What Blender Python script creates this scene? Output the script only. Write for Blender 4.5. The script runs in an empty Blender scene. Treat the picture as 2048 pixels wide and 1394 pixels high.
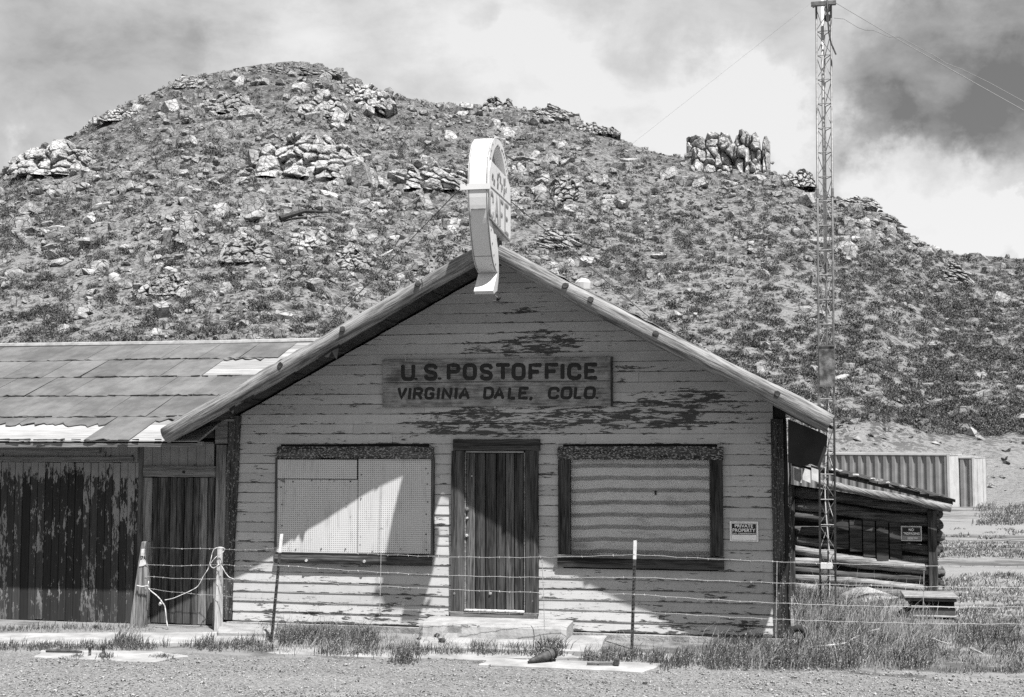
import bpy, bmesh, math, random
import numpy as np
from mathutils import Vector, Matrix

# ------------------------------------------------------------------ camera, sky, sun, exposure
SC = bpy.context.scene
COL = SC.collection
F, PW, PH = 2574.0, 2048.0, 1394.0          # focal length and size of the photograph in its own pixels
PHI, TH = math.radians(12.05), math.atan(183 / F)
CAM = Vector((0.0, -16.0, 2.45))
FWD = Vector((-math.sin(PHI) * math.cos(TH), math.cos(PHI) * math.cos(TH), math.sin(TH)))
RGT = Vector((math.cos(PHI), math.sin(PHI), 0))
UPV = RGT.cross(FWD)
cam_d = bpy.data.cameras.new('camera')
cam = bpy.data.objects.new('camera', cam_d)
COL.objects.link(cam)
cam_d.sensor_width = 36.0
cam_d.lens = 36.0 * F / PW
cam_d.clip_start = 0.1
cam_d.clip_end = 9000
rot = Matrix((RGT, UPV, -FWD)).transposed()
cam.matrix_world = Matrix.Translation(CAM) @ rot.to_4x4()
SC.camera = cam

SUN = Vector((0.74, -0.90, 2.19)).normalized()   # towards the sun
sl = bpy.data.lights.new('sun', 'SUN')
sl.energy = 5.0
sl.angle = math.radians(0.53)
sl.color = (1.0, 0.99, 0.98)
so = bpy.data.objects.new('sun', sl)
COL.objects.link(so)
so.rotation_euler = SUN.to_track_quat('Z', 'Y').to_euler()
so.location = (20, -20, 40)

SC.view_settings.view_transform = 'Standard'
SC.view_settings.look = 'None'
SC.view_settings.gamma = 1.0
SC.view_settings.use_curve_mapping = False
SC.view_settings.exposure = 1.12
try:
    SC.cycles.use_denoising = False
    SC.cycles.max_bounces = 6
    SC.cycles.transparent_max_bounces = 8
except Exception:
    pass


def ray(px, py):
    return FWD + RGT * ((px - PW / 2) / F) - UPV * ((py - PH / 2) / F)


def P(px, py, Y=0.0):
    """point of the upright plane y = Y seen at a place of the photograph"""
    d = ray(px, py)
    return CAM + d * ((Y - CAM.y) / d.y)


def G(px, py, z=0.0):
    d = ray(px, py)
    return CAM + d * ((z - CAM.z) / d.z)


class NT:
    """small helper for node trees; every value is grey (one float)"""
    def __init__(s, tree):
        s.t = tree
        s.n = tree.nodes
        s.l = tree.links

    def node(s, typ, **kw):
        n = s.n.new(typ)
        for k, v in kw.items():
            setattr(n, k, v)
        return n

    def put(s, sock, v):
        if isinstance(v, (int, float)):
            sock.default_value = v if sock.type != 'RGBA' else (v, v, v, 1)
        elif isinstance(v, (tuple, list)):
            sock.default_value = v
        else:
            s.l.new(v, sock)

    def math(s, op, a, b=0.0, c=None, clamp=False):
        n = s.node('ShaderNodeMath', operation=op, use_clamp=clamp)
        s.put(n.inputs[0], a)
        s.put(n.inputs[1], b)
        if c is not None:
            s.put(n.inputs[2], c)
        return n.outputs[0]

    def add(s, a, b): return s.math('ADD', a, b)
    def mul(s, a, b): return s.math('MULTIPLY', a, b)

    def step(s, x, a, b):
        n = s.node('ShaderNodeMapRange', interpolation_type='SMOOTHSTEP')
        s.put(n.inputs[0], x)
        n.inputs[1].default_value = a
        n.inputs[2].default_value = b
        return n.outputs[0]

    def mix(s, f, a, b):
        n = s.node('ShaderNodeMix', data_type='FLOAT')
        s.put(n.inputs[0], f)
        s.put(n.inputs[2], a)
        s.put(n.inputs[3], b)
        return n.outputs[0]

    def pos(s):
        return s.node('ShaderNodeNewGeometry').outputs['Position']

    def vmap(s, vec, scale=(1, 1, 1), rot=(0, 0, 0), loc=(0, 0, 0)):
        n = s.node('ShaderNodeMapping')
        s.put(n.inputs[0], vec)
        n.inputs[1].default_value = loc
        n.inputs[2].default_value = rot
        n.inputs[3].default_value = scale
        return n.outputs[0]

    def noise(s, vec, scale, detail=3.0, rough=0.55, dist=0.0):
        n = s.node('ShaderNodeTexNoise')
        s.put(n.inputs['Vector'], vec)
        n.inputs['Scale'].default_value = scale
        n.inputs['Detail'].default_value = detail
        n.inputs['Roughness'].default_value = rough
        n.inputs['Distortion'].default_value = dist
        return n.outputs[0]

    def voro(s, vec, scale, feature='F1', out=0):
        n = s.node('ShaderNodeTexVoronoi', feature=feature)
        s.put(n.inputs['Vector'], vec)
        n.inputs['Scale'].default_value = scale
        return n.outputs[out]

    def node_warp(s, vec, k):
        n = s.node('ShaderNodeTexNoise')
        s.put(n.inputs['Vector'], vec)
        n.inputs['Scale'].default_value = 1.6
        n.inputs['Detail'].default_value = 3
        m = s.node('ShaderNodeVectorMath', operation='MULTIPLY_ADD')
        s.l.new(n.outputs['Color'], m.inputs[0])
        m.inputs[1].default_value = (k, k, k)
        s.l.new(vec, m.inputs[2])
        return m.outputs[0]

    def rnd(s):
        return s.node('ShaderNodeObjectInfo').outputs['Random']

    def sep(s, vec):
        n = s.node('ShaderNodeSeparateXYZ')
        s.put(n.inputs[0], vec)
        return n.outputs


# ---- the clouded sky: nishita light, greyed as the film saw it, behind cloud
W = bpy.data.worlds.new('World')
SC.world = W
W.use_nodes = True
wn = NT(W.node_tree)
wn.n.clear()
sky = wn.node('ShaderNodeTexSky', sky_type='NISHITA')
sky.sun_disc = False
sky.sun_elevation = math.asin(SUN.z)
sky.sun_rotation = math.atan2(SUN.x, SUN.y)
sky.altitude = 2100
bw = wn.node('ShaderNodeRGBToBW')
wn.l.new(sky.outputs[0], bw.inputs[0])
dirv = wn.node('ShaderNodeTexCoord').outputs['Generated']
wmap = wn.vmap(dirv, scale=(1.0, 1.0, 1.9))
n_big = wn.noise(wmap, 3.2, 8, 0.56, 0.35)
n_fine = wn.noise(wmap, 9.5, 8, 0.6, 0.25)
wob = wn.node('ShaderNodeVectorMath', operation='MULTIPLY_ADD')
nz = wn.node('ShaderNodeTexNoise')
nz.inputs['Scale'].default_value = 7.0
nz.inputs['Detail'].default_value = 7
nz.inputs['Roughness'].default_value = 0.6
wn.l.new(dirv, nz.inputs['Vector'])
wn.l.new(nz.outputs['Color'], wob.inputs[0])
wob.inputs[1].default_value = (0.13, 0.13, 0.13)
sub = wn.node('ShaderNodeVectorMath', operation='SUBTRACT')
wn.l.new(dirv, sub.inputs[0])
sub.inputs[1].default_value = (0.065, 0.065, 0.065)
wn.l.new(sub.outputs[0], wob.inputs[2])
nz2 = wn.node('ShaderNodeTexNoise')
nz2.inputs['Scale'].default_value = 30.0
nz2.inputs['Detail'].default_value = 6
nz2.inputs['Roughness'].default_value = 0.62
wn.l.new(dirv, nz2.inputs['Vector'])
wob2 = wn.node('ShaderNodeVectorMath', operation='MULTIPLY_ADD')
wn.l.new(nz2.outputs['Color'], wob2.inputs[0])
wob2.inputs[1].default_value = (0.05, 0.05, 0.05)
sub2 = wn.node('ShaderNodeVectorMath', operation='SUBTRACT')
wn.l.new(wob.outputs[0], sub2.inputs[0])
sub2.inputs[1].default_value = (0.025, 0.025, 0.025)
wn.l.new(sub2.outputs[0], wob2.inputs[2])
nrm = wn.node('ShaderNodeVectorMath', operation='NORMALIZE')
wn.l.new(wob2.outputs[0], nrm.inputs[0])


def blob(px, py, rad, soft=0.9):
    c = ray(px, py).normalized()
    n = wn.node('ShaderNodeVectorMath', operation='DISTANCE')
    wn.l.new(nrm.outputs[0], n.inputs[0])
    n.inputs[1].default_value = c
    r = rad / F
    return wn.math('SUBTRACT', 1.0, wn.step(n.outputs['Value'], r * (1 - soft), r))


cl = wn.mix(wn.step(n_big, 0.30, 0.70), 0.47, 0.67)
cl = wn.add(cl, wn.mul(wn.math('SUBTRACT', wn.step(n_fine, 0.33, 0.67), 0.5), 0.17))
for (px, py, rd, amp, soft) in [
        (1830, 170, 280, -0.20, 0.6), (1960, 130, 330, -0.20, 0.55), (1730, 255, 120, -0.16, 0.6), (1660, 120, 150, -0.10, 0.9), (2060, 230, 170, -0.14, 0.7), (1480, 30, 200, -0.12, 0.9),
        (1020, 150, 330, 0.26, 0.9), (1480, 260, 210, 0.30, 0.8), (1330, 220, 200, 0.15, 0.9), (1850, 430, 170, 0.32, 0.5), (2060, 485, 80, 0.28, 0.4), (2030, 370, 90, 0.10, 0.8), (1980, 420, 60, -0.08, 0.9),
        (150, 150, 360, -0.15, 0.9), (60, 60, 200, -0.05, 0.9), (30, 330, 60, 0.24, 0.9), (330, 60, 160, -0.06, 0.9), (1250, 60, 160, -0.08, 0.9),
        (935, 80, 60, -0.13, 1.0), (405, 95, 70, -0.10, 1.0), (620, 70, 140, 0.16, 0.9)]:
    cl = wn.add(cl, wn.mul(blob(px, py, rd, soft), amp))
cl = wn.math('MAXIMUM', cl, 0.14)
cl = wn.math('MINIMUM', cl, 0.80)
SKY = 0.10
cl = wn.mul(cl, 0.52 / SKY)                  # cloud brightness before the strength of the Background
skyv = wn.mix(0.88, bw.outputs[0], cl)
bg = wn.node('ShaderNodeBackground')
wn.l.new(skyv, bg.inputs[0])
bg.inputs[1].default_value = SKY
wo = wn.node('ShaderNodeOutputWorld')
wn.l.new(bg.outputs[0], wo.inputs[0])

# ------------------------------------------------------------------ building helpers
rng = random.Random(7)
NP = np.random.default_rng(11)
WL = {}                                      # world place of every object's origin


def props(o, label=None, cat=None, group=None, kind=None):
    for k, v in (('label', label), ('category', cat), ('group', group), ('kind', kind)):
        if v:
            o[k] = v
    return o


def thing(name, label, cat, loc, group=None):
    o = bpy.data.objects.new(name, None)
    o.empty_display_size = 0.1
    o.location = loc
    COL.objects.link(o)
    WL[o] = Vector(loc)
    return props(o, label, cat, group)


def link_mesh(name, me, parent=None, loc=None):
    o = bpy.data.objects.new(name, me)
    COL.objects.link(o)
    if parent is not None:
        o.parent = parent
        if loc is None:
            WL[o] = WL[parent].copy()
        else:
            o.location = Vector(loc) - WL[parent]
            WL[o] = Vector(loc)
    else:
        o.location = loc if loc is not None else (0, 0, 0)
        WL[o] = Vector(o.location)
    return o


class MB:
    def __init__(s):
        s.v = []
        s.f = []

    def quad8(s, p):
        """box from 8 corners: bottom ring 0-3, top ring 4-7 in the same order"""
        b = len(s.v)
        s.v += [tuple(q) for q in p]
        s.f += [tuple(b + i for i in f) for f in ((3, 2, 1, 0), (4, 5, 6, 7), (0, 1, 5, 4), (1, 2, 6, 5), (2, 3, 7, 6), (3, 0, 4, 7))]
        return s

    def box(s, x0, x1, y0, y1, z0, z1):
        return s.quad8([(x0, y0, z0), (x1, y0, z0), (x1, y1, z0), (x0, y1, z0), (x0, y0, z1), (x1, y0, z1), (x1, y1, z1), (x0, y1, z1)])

    def prism(s, poly, off):
        """closed slab from a polygon pushed along a vector"""
        b, n = len(s.v), len(poly)
        off = Vector(off)
        s.v += [tuple(q) for q in poly] + [tuple(Vector(q) + off) for q in poly]
        s.f.append(tuple(range(b, b + n)))
        s.f.append(tuple(range(b + 2 * n - 1, b + n - 1, -1)))
        for i in range(n):
            j = (i + 1) % n
            s.f.append((b + j, b + i, b + n + i, b + n + j))
        return s

    def tube(s, pts, r, n=8, cap=True, wob=0.0, sq=None):
        pts = [Vector(p) for p in pts]
        rs = r if isinstance(r, (list, tuple)) else [r] * len(pts)
        b = len(s.v)
        up = None
        for i, p in enumerate(pts):
            t = (pts[min(i + 1, len(pts) - 1)] - pts[max(i - 1, 0)]).normalized()
            if up is None or abs(up.dot(t)) > 0.95:
                up = Vector((0, 0, 1)) if abs(t.z) < 0.9 else Vector((0, 1, 0))
            a = t.cross(up).normalized()
            c = a.cross(t).normalized()
            up = c
            for k in range(n):
                an = 2 * math.pi * k / n
                rr = rs[i] * (1 + (rng.uniform(-wob, wob) if wob else 0))
                q = p + (a * math.cos(an) + c * math.sin(an)) * rr
                s.v.append(tuple(q))
        for i in range(len(pts) - 1):
            for k in range(n):
                k2 = (k + 1) % n
                s.f.append((b + i * n + k, b + i * n + k2, b + (i + 1) * n + k2, b + (i + 1) * n + k))
        if cap:
            s.f.append(tuple(b + k for k in range(n - 1, -1, -1)))
            e = b + (len(pts) - 1) * n
            s.f.append(tuple(e + k for k in range(n)))
        return s

    def build(s, name, m, parent=None, smooth=False, label=None, cat=None, group=None, kind=None, bevel=0.0):
        v = [Vector(q) for q in s.v]
        if parent is not None:
            o0 = WL[parent]
        else:
            xs, ys, zs = zip(*s.v)
            o0 = Vector(((min(xs) + max(xs)) / 2, (min(ys) + max(ys)) / 2, min(zs)))
        me = bpy.data.meshes.new(name)
        me.from_pydata([tuple(q - o0) for q in v], [], s.f)
        bm = bmesh.new()
        bm.from_mesh(me)
        bmesh.ops.recalc_face_normals(bm, faces=bm.faces)
        if bevel:
            bmesh.ops.bevel(bm, geom=list(bm.edges), offset=bevel, segments=1, affect='EDGES', clamp_overlap=True)
        bm.to_mesh(me)
        bm.free()
        if smooth:
            me.polygons.foreach_set('use_smooth', [True] * len(me.polygons))
        me.materials.append(m)
        if parent is not None:
            o = link_mesh(name, me, parent)
        else:
            o = link_mesh(name, me, None, o0)
        return props(o, label, cat, group, kind)


def np_mesh(name, V, T, m, smooth=False):
    me = bpy.data.meshes.new(name)
    V = np.asarray(V, np.float32)
    T = np.asarray(T, np.int32)
    k = T.shape[1]
    me.vertices.add(len(V))
    me.vertices.foreach_set('co', V.ravel())
    me.loops.add(T.size)
    me.loops.foreach_set('vertex_index', T.ravel())
    me.polygons.add(len(T))
    me.polygons.foreach_set('loop_start', np.arange(0, T.size, k, dtype=np.int32))
    me.polygons.foreach_set('loop_total', np.full(len(T), k, np.int32))
    me.update(calc_edges=True)
    me.validate()
    me.polygons.foreach_set('use_smooth', [bool(smooth)] * len(me.polygons))
    me.materials.append(m)
    return me


def rect(px0, py0, px1, py1, Y=0.0):
    """X0, X1, Z0, Z1 on the upright plane y = Y of a place in the photograph"""
    ym, xm = (py0 + py1) / 2, (px0 + px1) / 2
    return P(px0, ym, Y).x, P(px1, ym, Y).x, P(xm, py1, Y).z, P(xm, py0, Y).z


# ------------------------------------------------------------------ materials (all grey: the film is black and white)
def mat(name, fn, rough=0.85, spec=0.25, metal=0.0):
    m = bpy.data.materials.new(name)
    m.use_nodes = True
    t = NT(m.node_tree)
    b = m.node_tree.nodes['Principled BSDF']
    b.inputs['Roughness'].default_value = rough
    b.inputs['Specular IOR Level'].default_value = spec
    b.inputs['Metallic'].default_value = metal
    r = fn(t)
    v, h = r if isinstance(r, tuple) else (r, None)
    t.put(b.inputs['Base Color'], v)
    if h is not None:
        hs, strength, dist = h
        bn = t.node('ShaderNodeBump')
        bn.inputs['Strength'].default_value = strength
        bn.inputs['Distance'].default_value = dist
        t.l.new(hs, bn.inputs['Height'])
        t.l.new(bn.outputs[0], b.inputs['Normal'])
    return m


def wood(name, lo, hi, axis, fleck=0.0, var=0.25, rot=(0, 0, 0), fl_v=0.5, bump=0.6, sc=1.0):
    """weathered wood: long grain, knots of tone, optional pale flecks of old paint or bark"""
    s = {'x': (1.2, 14, 22), 'y': (14, 1.2, 22), 'z': (18, 14, 1.0)}[axis]
    s = tuple(q * sc for q in s)
    def fn(t):
        p = t.vmap(t.pos(), rot=rot)
        g = t.noise(t.vmap(p, scale=s), 3.0, 5, 0.65, 0.3)
        b = t.noise(t.vmap(p, scale=tuple(q * 0.35 for q in s)), 2.2, 3, 0.5)
        f = t.step(t.add(t.mul(g, 0.6), t.mul(b, 0.4)), 0.36, 0.64)
        v = t.mix(f, lo, hi)
        v = t.mul(v, t.add(1 - var, t.mul(t.rnd(), 2 * var)))
        if fleck:
            fl = t.noise(t.vmap(p, scale=tuple(min(q, 8) + 6 for q in s)), 5.0, 4, 0.6)
            v = t.mix(t.step(fl, 0.72 - fleck, 0.78 - fleck), v, fl_v)
        return v, (g, bump, 0.012)
    return mat(name, fn, 0.9, 0.15)


def paint_fn(t):
    p = t.pos()
    x, y, z = t.sep(p)
    # old paint, flaked off along the grain; whole boards are worn bare over the door and to its right
    st1 = t.noise(t.vmap(p, scale=(1.5, 3.0, 9.0)), 1.9, 5, 0.62, 0.8)
    st2 = t.noise(t.vmap(p, scale=(4.5, 3.0, 30.0)), 2.4, 5, 0.62, 0.5)
    st = t.add(t.mul(st1, 0.62), t.mul(st2, 0.38))
    bl = t.noise(t.vmap(p, scale=(0.7, 1, 1.7), loc=(3.1, 0, 0.4)), 1.7, 3, 0.5)
    fr = t.math('FRACT', t.mul(t.add(z, -0.085), 1 / 0.1285))
    lapw = t.math('SUBTRACT', 1.0, t.step(fr, 0.02, 0.22))       # lower edges of the boards go first
    def area(cx, cz, rx, rz):
        a = t.math('POWER', t.mul(t.add(x, -cx), 1 / rx), 2)
        b = t.math('POWER', t.mul(t.add(z, -cz), 1 / rz), 2)
        return t.math('SUBTRACT', 1.0, t.step(t.add(a, b), 0.1, 1.3))
    worn = t.math('MAXIMUM', t.mul(area(-2.6, 2.76, 2.5, 0.30), 0.85), area(-3.2, 3.66, 0.95, 0.20))
    worn = t.math('MAXIMUM', worn, t.mul(area(-1.25, 2.83, 0.95, 0.30), 1.1))
    worn = t.math('MAXIMUM', worn, t.mul(area(-3.6, 2.62, 1.5, 0.16), 1.05))
    low = t.math('SUBTRACT', 1.0, t.step(z, 0.1, 0.75))
    worn = t.math('MAXIMUM', worn, t.mul(low, 0.62))
    worn = t.math('MAXIMUM', worn, t.mul(t.math('SUBTRACT', 1.0, t.step(z, 2.6, 3.9)), 0.22))
    th = t.math('SUBTRACT', 0.638, t.add(t.mul(worn, 0.125), t.mul(t.math('SUBTRACT', bl, 0.45), 0.22)))
    th = t.math('SUBTRACT', th, t.mul(lapw, 0.085))
    pe = t.step(t.math('SUBTRACT', st, th), 0.0, 0.006)
    edge = t.step(t.math('SUBTRACT', st, th), -0.035, 0.0)
    grain = t.noise(t.vmap(p, scale=(2, 8, 40)), 3, 4, 0.6)
    chalk = t.noise(t.vmap(p, scale=(1, 1, 2.5)), 3.0, 5, 0.6)
    pv = t.mix(chalk, 0.30, 0.445)
    pv = t.mul(pv, t.add(0.90, t.mul(t.rnd(), 0.20)))
    pv = t.mul(pv, t.math('SUBTRACT', 1.0, t.mul(edge, 0.14)))
    grime = t.math('SUBTRACT', 1.0, t.step(fr, 0.0, 0.10))
    pv = t.mul(pv, t.math('SUBTRACT', 1.0, t.mul(grime, t.mul(st2, 0.9))))
    drip = t.step(t.noise(t.vmap(p, scale=(9, 1, 0.9)), 2.0, 4, 0.6), 0.55, 0.75)
    pv = t.mul(pv, t.math('SUBTRACT', 1.0, t.mul(drip, 0.14)))
    crk = t.noise(t.vmap(p, scale=(2.2, 3, 70)), 2.0, 4, 0.7)
    pv = t.mul(pv, t.math('SUBTRACT', 1.0, t.mul(t.step(crk, 0.60, 0.70), 0.30)))
    wv = t.mix(grain, 0.018, 0.085)
    v = t.mix(pe, pv, wv)
    h = t.add(t.mul(grain, 0.4), t.mul(pe, -0.7))
    return v, (h, 0.5, 0.006)


M = {}
M['paint'] = mat('flaking_paint', paint_fn, 0.7, 0.3)
M['jamb'] = wood('dark_old_wood', 0.012, 0.085, 'z', var=0.25)
M['jamb_x'] = wood('dark_old_wood_lying', 0.012, 0.075, 'x', var=0.25)
M['door'] = wood('door_wood', 0.016, 0.105, 'z', var=0.42)
M['bark'] = wood('bark_slab', 0.015, 0.085, 'x', fleck=0.19, fl_v=0.26, bump=1.0, sc=0.8)
M['post'] = wood('corner_post_wood', 0.012, 0.07, 'z', fleck=0.14, fl_v=0.24)
M['rake_r'] = wood('peeled_log_right', 0.05, 0.26, 'x', rot=(0, math.radians(-28), 0), var=0.1, bump=0.8)
M['rake_l'] = wood('peeled_log_left', 0.05, 0.25, 'x', rot=(0, math.radians(28), 0), var=0.1, bump=0.8)
M['deck'] = wood('roof_deck_wood', 0.015, 0.05, 'y')
M['trim'] = wood('grey_trim_wood', 0.08, 0.22, 'x', fleck=0.05, fl_v=0.35)
M['gatewood'] = wood('grey_gate_wood', 0.05, 0.24, 'z', var=0.15)
M['palewood'] = wood('pale_gate_wood', 0.20, 0.5, 'z', var=0.1)
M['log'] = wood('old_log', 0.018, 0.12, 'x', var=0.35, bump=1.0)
M['loglit'] = wood('old_log_sunlit', 0.06, 0.32, 'x', var=0.2, bump=1.0)  # paler copy of the log wood, sunlight put into its colour
M['branch'] = wood('bleached_branch', 0.25, 0.45, 'x', var=0.1)


def barn_fn(t):
    p = t.pos()
    x, y, z = t.sep(p)
    st = t.add(t.mul(t.noise(t.vmap(p, scale=(9, 4, 2.6)), 1.7, 6, 0.64, 0.5), 0.62), t.mul(t.noise(t.vmap(p, scale=(26, 4, 7)), 2.2, 5, 0.65, 0.4), 0.38))
    hi = t.step(z, 1.75, 2.25)
    mid = t.noise(t.vmap(p, scale=(1.2, 1, 0.6)), 1.6, 2, 0.5)
    th = t.math('SUBTRACT', 0.56, t.add(t.mul(hi, 0.20), t.mul(t.math('SUBTRACT', mid, 0.5), 0.35)))
    th = t.math('SUBTRACT', th, t.mul(t.math('SUBTRACT', t.rnd(), 0.5), 0.09))
    pe = t.step(t.math('SUBTRACT', st, th), 0.0, 0.012)
    grain = t.noise(t.vmap(p, scale=(34, 8, 1.6)), 2.0, 5, 0.65)
    wv = t.mix(grain, 0.010, 0.055)
    wv = t.mul(wv, t.add(0.6, t.mul(t.rnd(), 0.9)))
    chalk = t.noise(t.vmap(p, scale=(1, 1, 1)), 6, 4, 0.6)
    pv = t.mul(t.mix(chalk, 0.14, 0.26), t.add(0.85, t.mul(grain, 0.3)))
    mud = t.math('SUBTRACT', 1.0, t.step(t.add(z, t.mul(chalk, 0.4)), 0.15, 0.85))
    pv = t.mul(pv, t.math('SUBTRACT', 1.0, t.mul(mud, 0.55)))
    v = t.mix(pe, wv, pv)
    return v, (t.add(t.mul(grain, 0.6), t.mul(pe, 0.5)), 0.5, 0.006)


M['barn'] = mat('flaked_barn_boards', barn_fn, 0.9, 0.15)


def peg_fn(t):
    p = t.pos()
    x, y, z = t.sep(p)
    k = 1 / 0.0262
    a = t.math('ABSOLUTE', t.math('SUBTRACT', t.math('FRACT', t.mul(x, k)), 0.5))
    b = t.math('ABSOLUTE', t.math('SUBTRACT', t.math('FRACT', t.mul(z, k)), 0.5))
    d = t.math('SQRT', t.add(t.math('POWER', a, 2), t.math('POWER', b, 2)))
    hole = t.math('LESS_THAN', d, 0.2)
    n = t.noise(p, 2.2, 5, 0.6)
    sp = t.step(t.noise(p, 17, 3, 0.5), 0.70, 0.74)
    v = t.mix(n, 0.42, 0.53)
    run = t.step(t.noise(t.vmap(p, scale=(5, 1, 0.8)), 2.0, 5, 0.65), 0.50, 0.72)
    v = t.mul(v, t.math('SUBTRACT', 1.0, t.mul(run, 0.22)))
    v = t.mul(v, t.math('SUBTRACT', 1.0, t.mul(sp, 0.5)))
    return t.mix(hole, v, 0.05), (hole, -0.3, 0.003)


M['peg'] = mat('pegboard', peg_fn, 0.6, 0.3)


def plain(name, lo, hi, scale=6.0, rough=0.85, spec=0.25, bump=0.3, dist=0.01, detail=5, metal=0.0):
    def fn(t):
        p = t.pos()
        n = t.noise(p, scale, detail, 0.62)
        v = t.mul(t.mix(t.step(n, 0.3, 0.7), lo, hi), t.add(0.92, t.mul(t.rnd(), 0.16)))
        return v, (t.noise(p, scale * 6, 4, 0.6), bump, dist)
    return mat(name, fn, rough, spec, metal)


def signwhite_fn(t):
    p = t.pos()
    n = t.noise(p, 3.0, 5, 0.6)
    ru = t.step(t.noise(t.vmap(p, scale=(1, 1, 0.6)), 9.0, 5, 0.7), 0.61, 0.68)
    v = t.mix(n, 0.42, 0.56)
    return t.mix(ru, v, 0.12), (n, 0.12, 0.02)


M['signwhite'] = mat('weathered_white_enamel', signwhite_fn, 0.45, 0.4)
M['signgrey'] = plain('faded_sign_panel', 0.16, 0.24, 5, 0.6)
M['signdark'] = plain('dark_sign_paint', 0.10, 0.2, 14, 0.7)
M['rust'] = plain('rusty_sheet', 0.03, 0.16, 9, 0.85, 0.2, 0.5, 0.01)
M['steel'] = plain('galvanised_steel', 0.1, 0.18, 20, 0.5, 0.4, 0.15, 0.004, metal=0.3)
M['steel_dark'] = plain('dull_steel', 0.05, 0.12, 20, 0.6, 0.4, 0.2, 0.004)
M['pole'] = plain('pale_pipe', 0.26, 0.38, 14, 0.5, 0.4, 0.1, 0.003)
M['wire'] = plain('barbed_wire', .2, .34, 60, 0.5, 0.4, 0.0)
M['cable'] = plain('steel_cable', 0.04, 0.08, 60, 0.6, 0.3, 0.0)
M['guy'] = plain('thin_guy_wire', 0.14, 0.2, 60, 0.6, 0.3, 0.0)
M['tpost'] = plain('dark_fence_steel', 0.02, 0.06, 30, 0.6)
M['white'] = plain('white_paint', 0.42, 0.58, 20, 0.6)
M['signpaint'] = plain('white_sign_paint', 0.74, 0.86, 20, 0.5)
M['rope'] = plain('white_rope', 0.4, 0.55, 50, 0.9)
M['black'] = plain('black_paint', 0.006, 0.014, 20, 0.55, 0.3, 0.1)
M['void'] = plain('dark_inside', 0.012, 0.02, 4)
M['concrete'] = plain('old_concrete', 0.19, 0.29, 5, 0.95, 0.1, 0.6, 0.012, 8)
M['concrete2'] = plain('dusty_concrete', .18, .30, 3, 0.95, 0.1, 0.5, 0.01, 8)
M['found'] = plain('foundation_concrete', 0.12, 0.27, 6, 0.95, 0.1, 0.8, 0.02, 8)
M['tar'] = plain('tar_paper', 0.012, 0.03, 8, 0.9)
M['tear'] = wood('bare_roof_boards', 0.17, 0.27, 'x', fleck=0.02, fl_v=0.12)
M['ridgecap'] = plain('pale_ridge_cap', 0.16, 0.26, 7, 0.6)
M['leather'] = plain('old_leather', 0.02, 0.07, 20, 0.7, 0.3, 0.5, 0.01)
M['rubber'] = plain('old_rubber', 0.012, 0.03, 20, 0.8)
M['contside'] = plain('container_paint', 0.14, 0.19, 2, 0.6, 0.35, 0.05)
M['contend'] = plain('container_paint_lit', .36, .46, 2, 0.6, 0.35, 0.05)  # paler copy of the container paint: sunlight on ends and tops painted in
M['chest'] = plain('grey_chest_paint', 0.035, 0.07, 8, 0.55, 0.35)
M['chestlit'] = plain('grey_chest_paint_lit', 0.16, 0.26, 8, 0.5, 0.35)  # paler copy of the chest paint, light on lid and ledges painted in


def shingle_fn(t):
    p = t.pos()
    g = t.noise(p, 160, 2, 0.7)
    b = t.noise(t.vmap(p, scale=(1, 1, 1)), 2.2, 5, 0.65)
    st = t.noise(t.vmap(p, scale=(7, 1.2, 1.2)), 1.8, 4, 0.6)
    v = t.mix(t.step(b, 0.3, 0.7), 0.078, 0.13)
    v = t.mul(v, t.add(0.7, t.mul(g, 0.6)))
    v = t.mul(v, t.add(0.85, t.mul(st, 0.3)))
    v = t.mul(v, t.add(0.86, t.mul(t.rnd(), 0.28)))
    return v, (g, 0.6, 0.006)


M['shingle'] = mat('asphalt_roofing', shingle_fn, 0.95, 0.1)


def board_sign_fn(t):
    p = t.pos()
    g = t.noise(t.vmap(p, scale=(1.2, 10, 16)), 3.0, 5, 0.65, 0.3)
    b = t.noise(t.vmap(p, scale=(1.3, 1, 1.6)), 3.4, 5, 0.65)
    v = t.mix(t.step(t.add(t.mul(g, 0.5), t.mul(b, 0.5)), 0.36, 0.64), 0.075, 0.28)
    fl = t.noise(t.vmap(p, scale=(3, 3, 5)), 6.0, 5, 0.7)
    return t.mix(t.step(fl, 0.67, 0.73), v, 0.38), (g, 0.5, 0.006)


M['boardsign'] = mat('stained_sign_board', board_sign_fn, 0.85, 0.2)


def curtain_fn(t):
    p = t.pos()
    x, y, z = t.sep(p)
    sag = t.mul(t.noise(t.vmap(p, scale=(1.4, 0, 0.6)), 1.5, 3, 0.5), 0.07)
    zz = t.add(z, sag)
    f = t.math('FRACT', t.mul(zz, 1 / 0.152))
    band = t.mul(t.step(f, 0.02, 0.10), t.math('SUBTRACT', 1.0, t.step(f, 0.34, 0.48)))
    cloth = t.noise(t.vmap(p, scale=(1.2, 1, 3)), 3, 5, 0.6)
    v = t.mix(cloth, 0.36, 0.56)
    smudge = t.step(t.noise(t.vmap(p, scale=(1, 1, 5), loc=(1, 0, 0.7)), 1.6, 4, 0.6), 0.52, 0.68)
    v = t.mul(v, t.math('SUBTRACT', 1.0, t.mul(smudge, 0.38)))
    weave = t.noise(t.vmap(p, scale=(1, 1, 0.1)), 30, 2, 0.5)
    v = t.mul(v, t.add(0.95, t.mul(weave, 0.1)))
    return t.mul(v, t.math('SUBTRACT', 1.0, t.mul(band, 0.56)))


M['curtain'] = mat('striped_cloth', curtain_fn, 0.95, 0.05)

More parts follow.
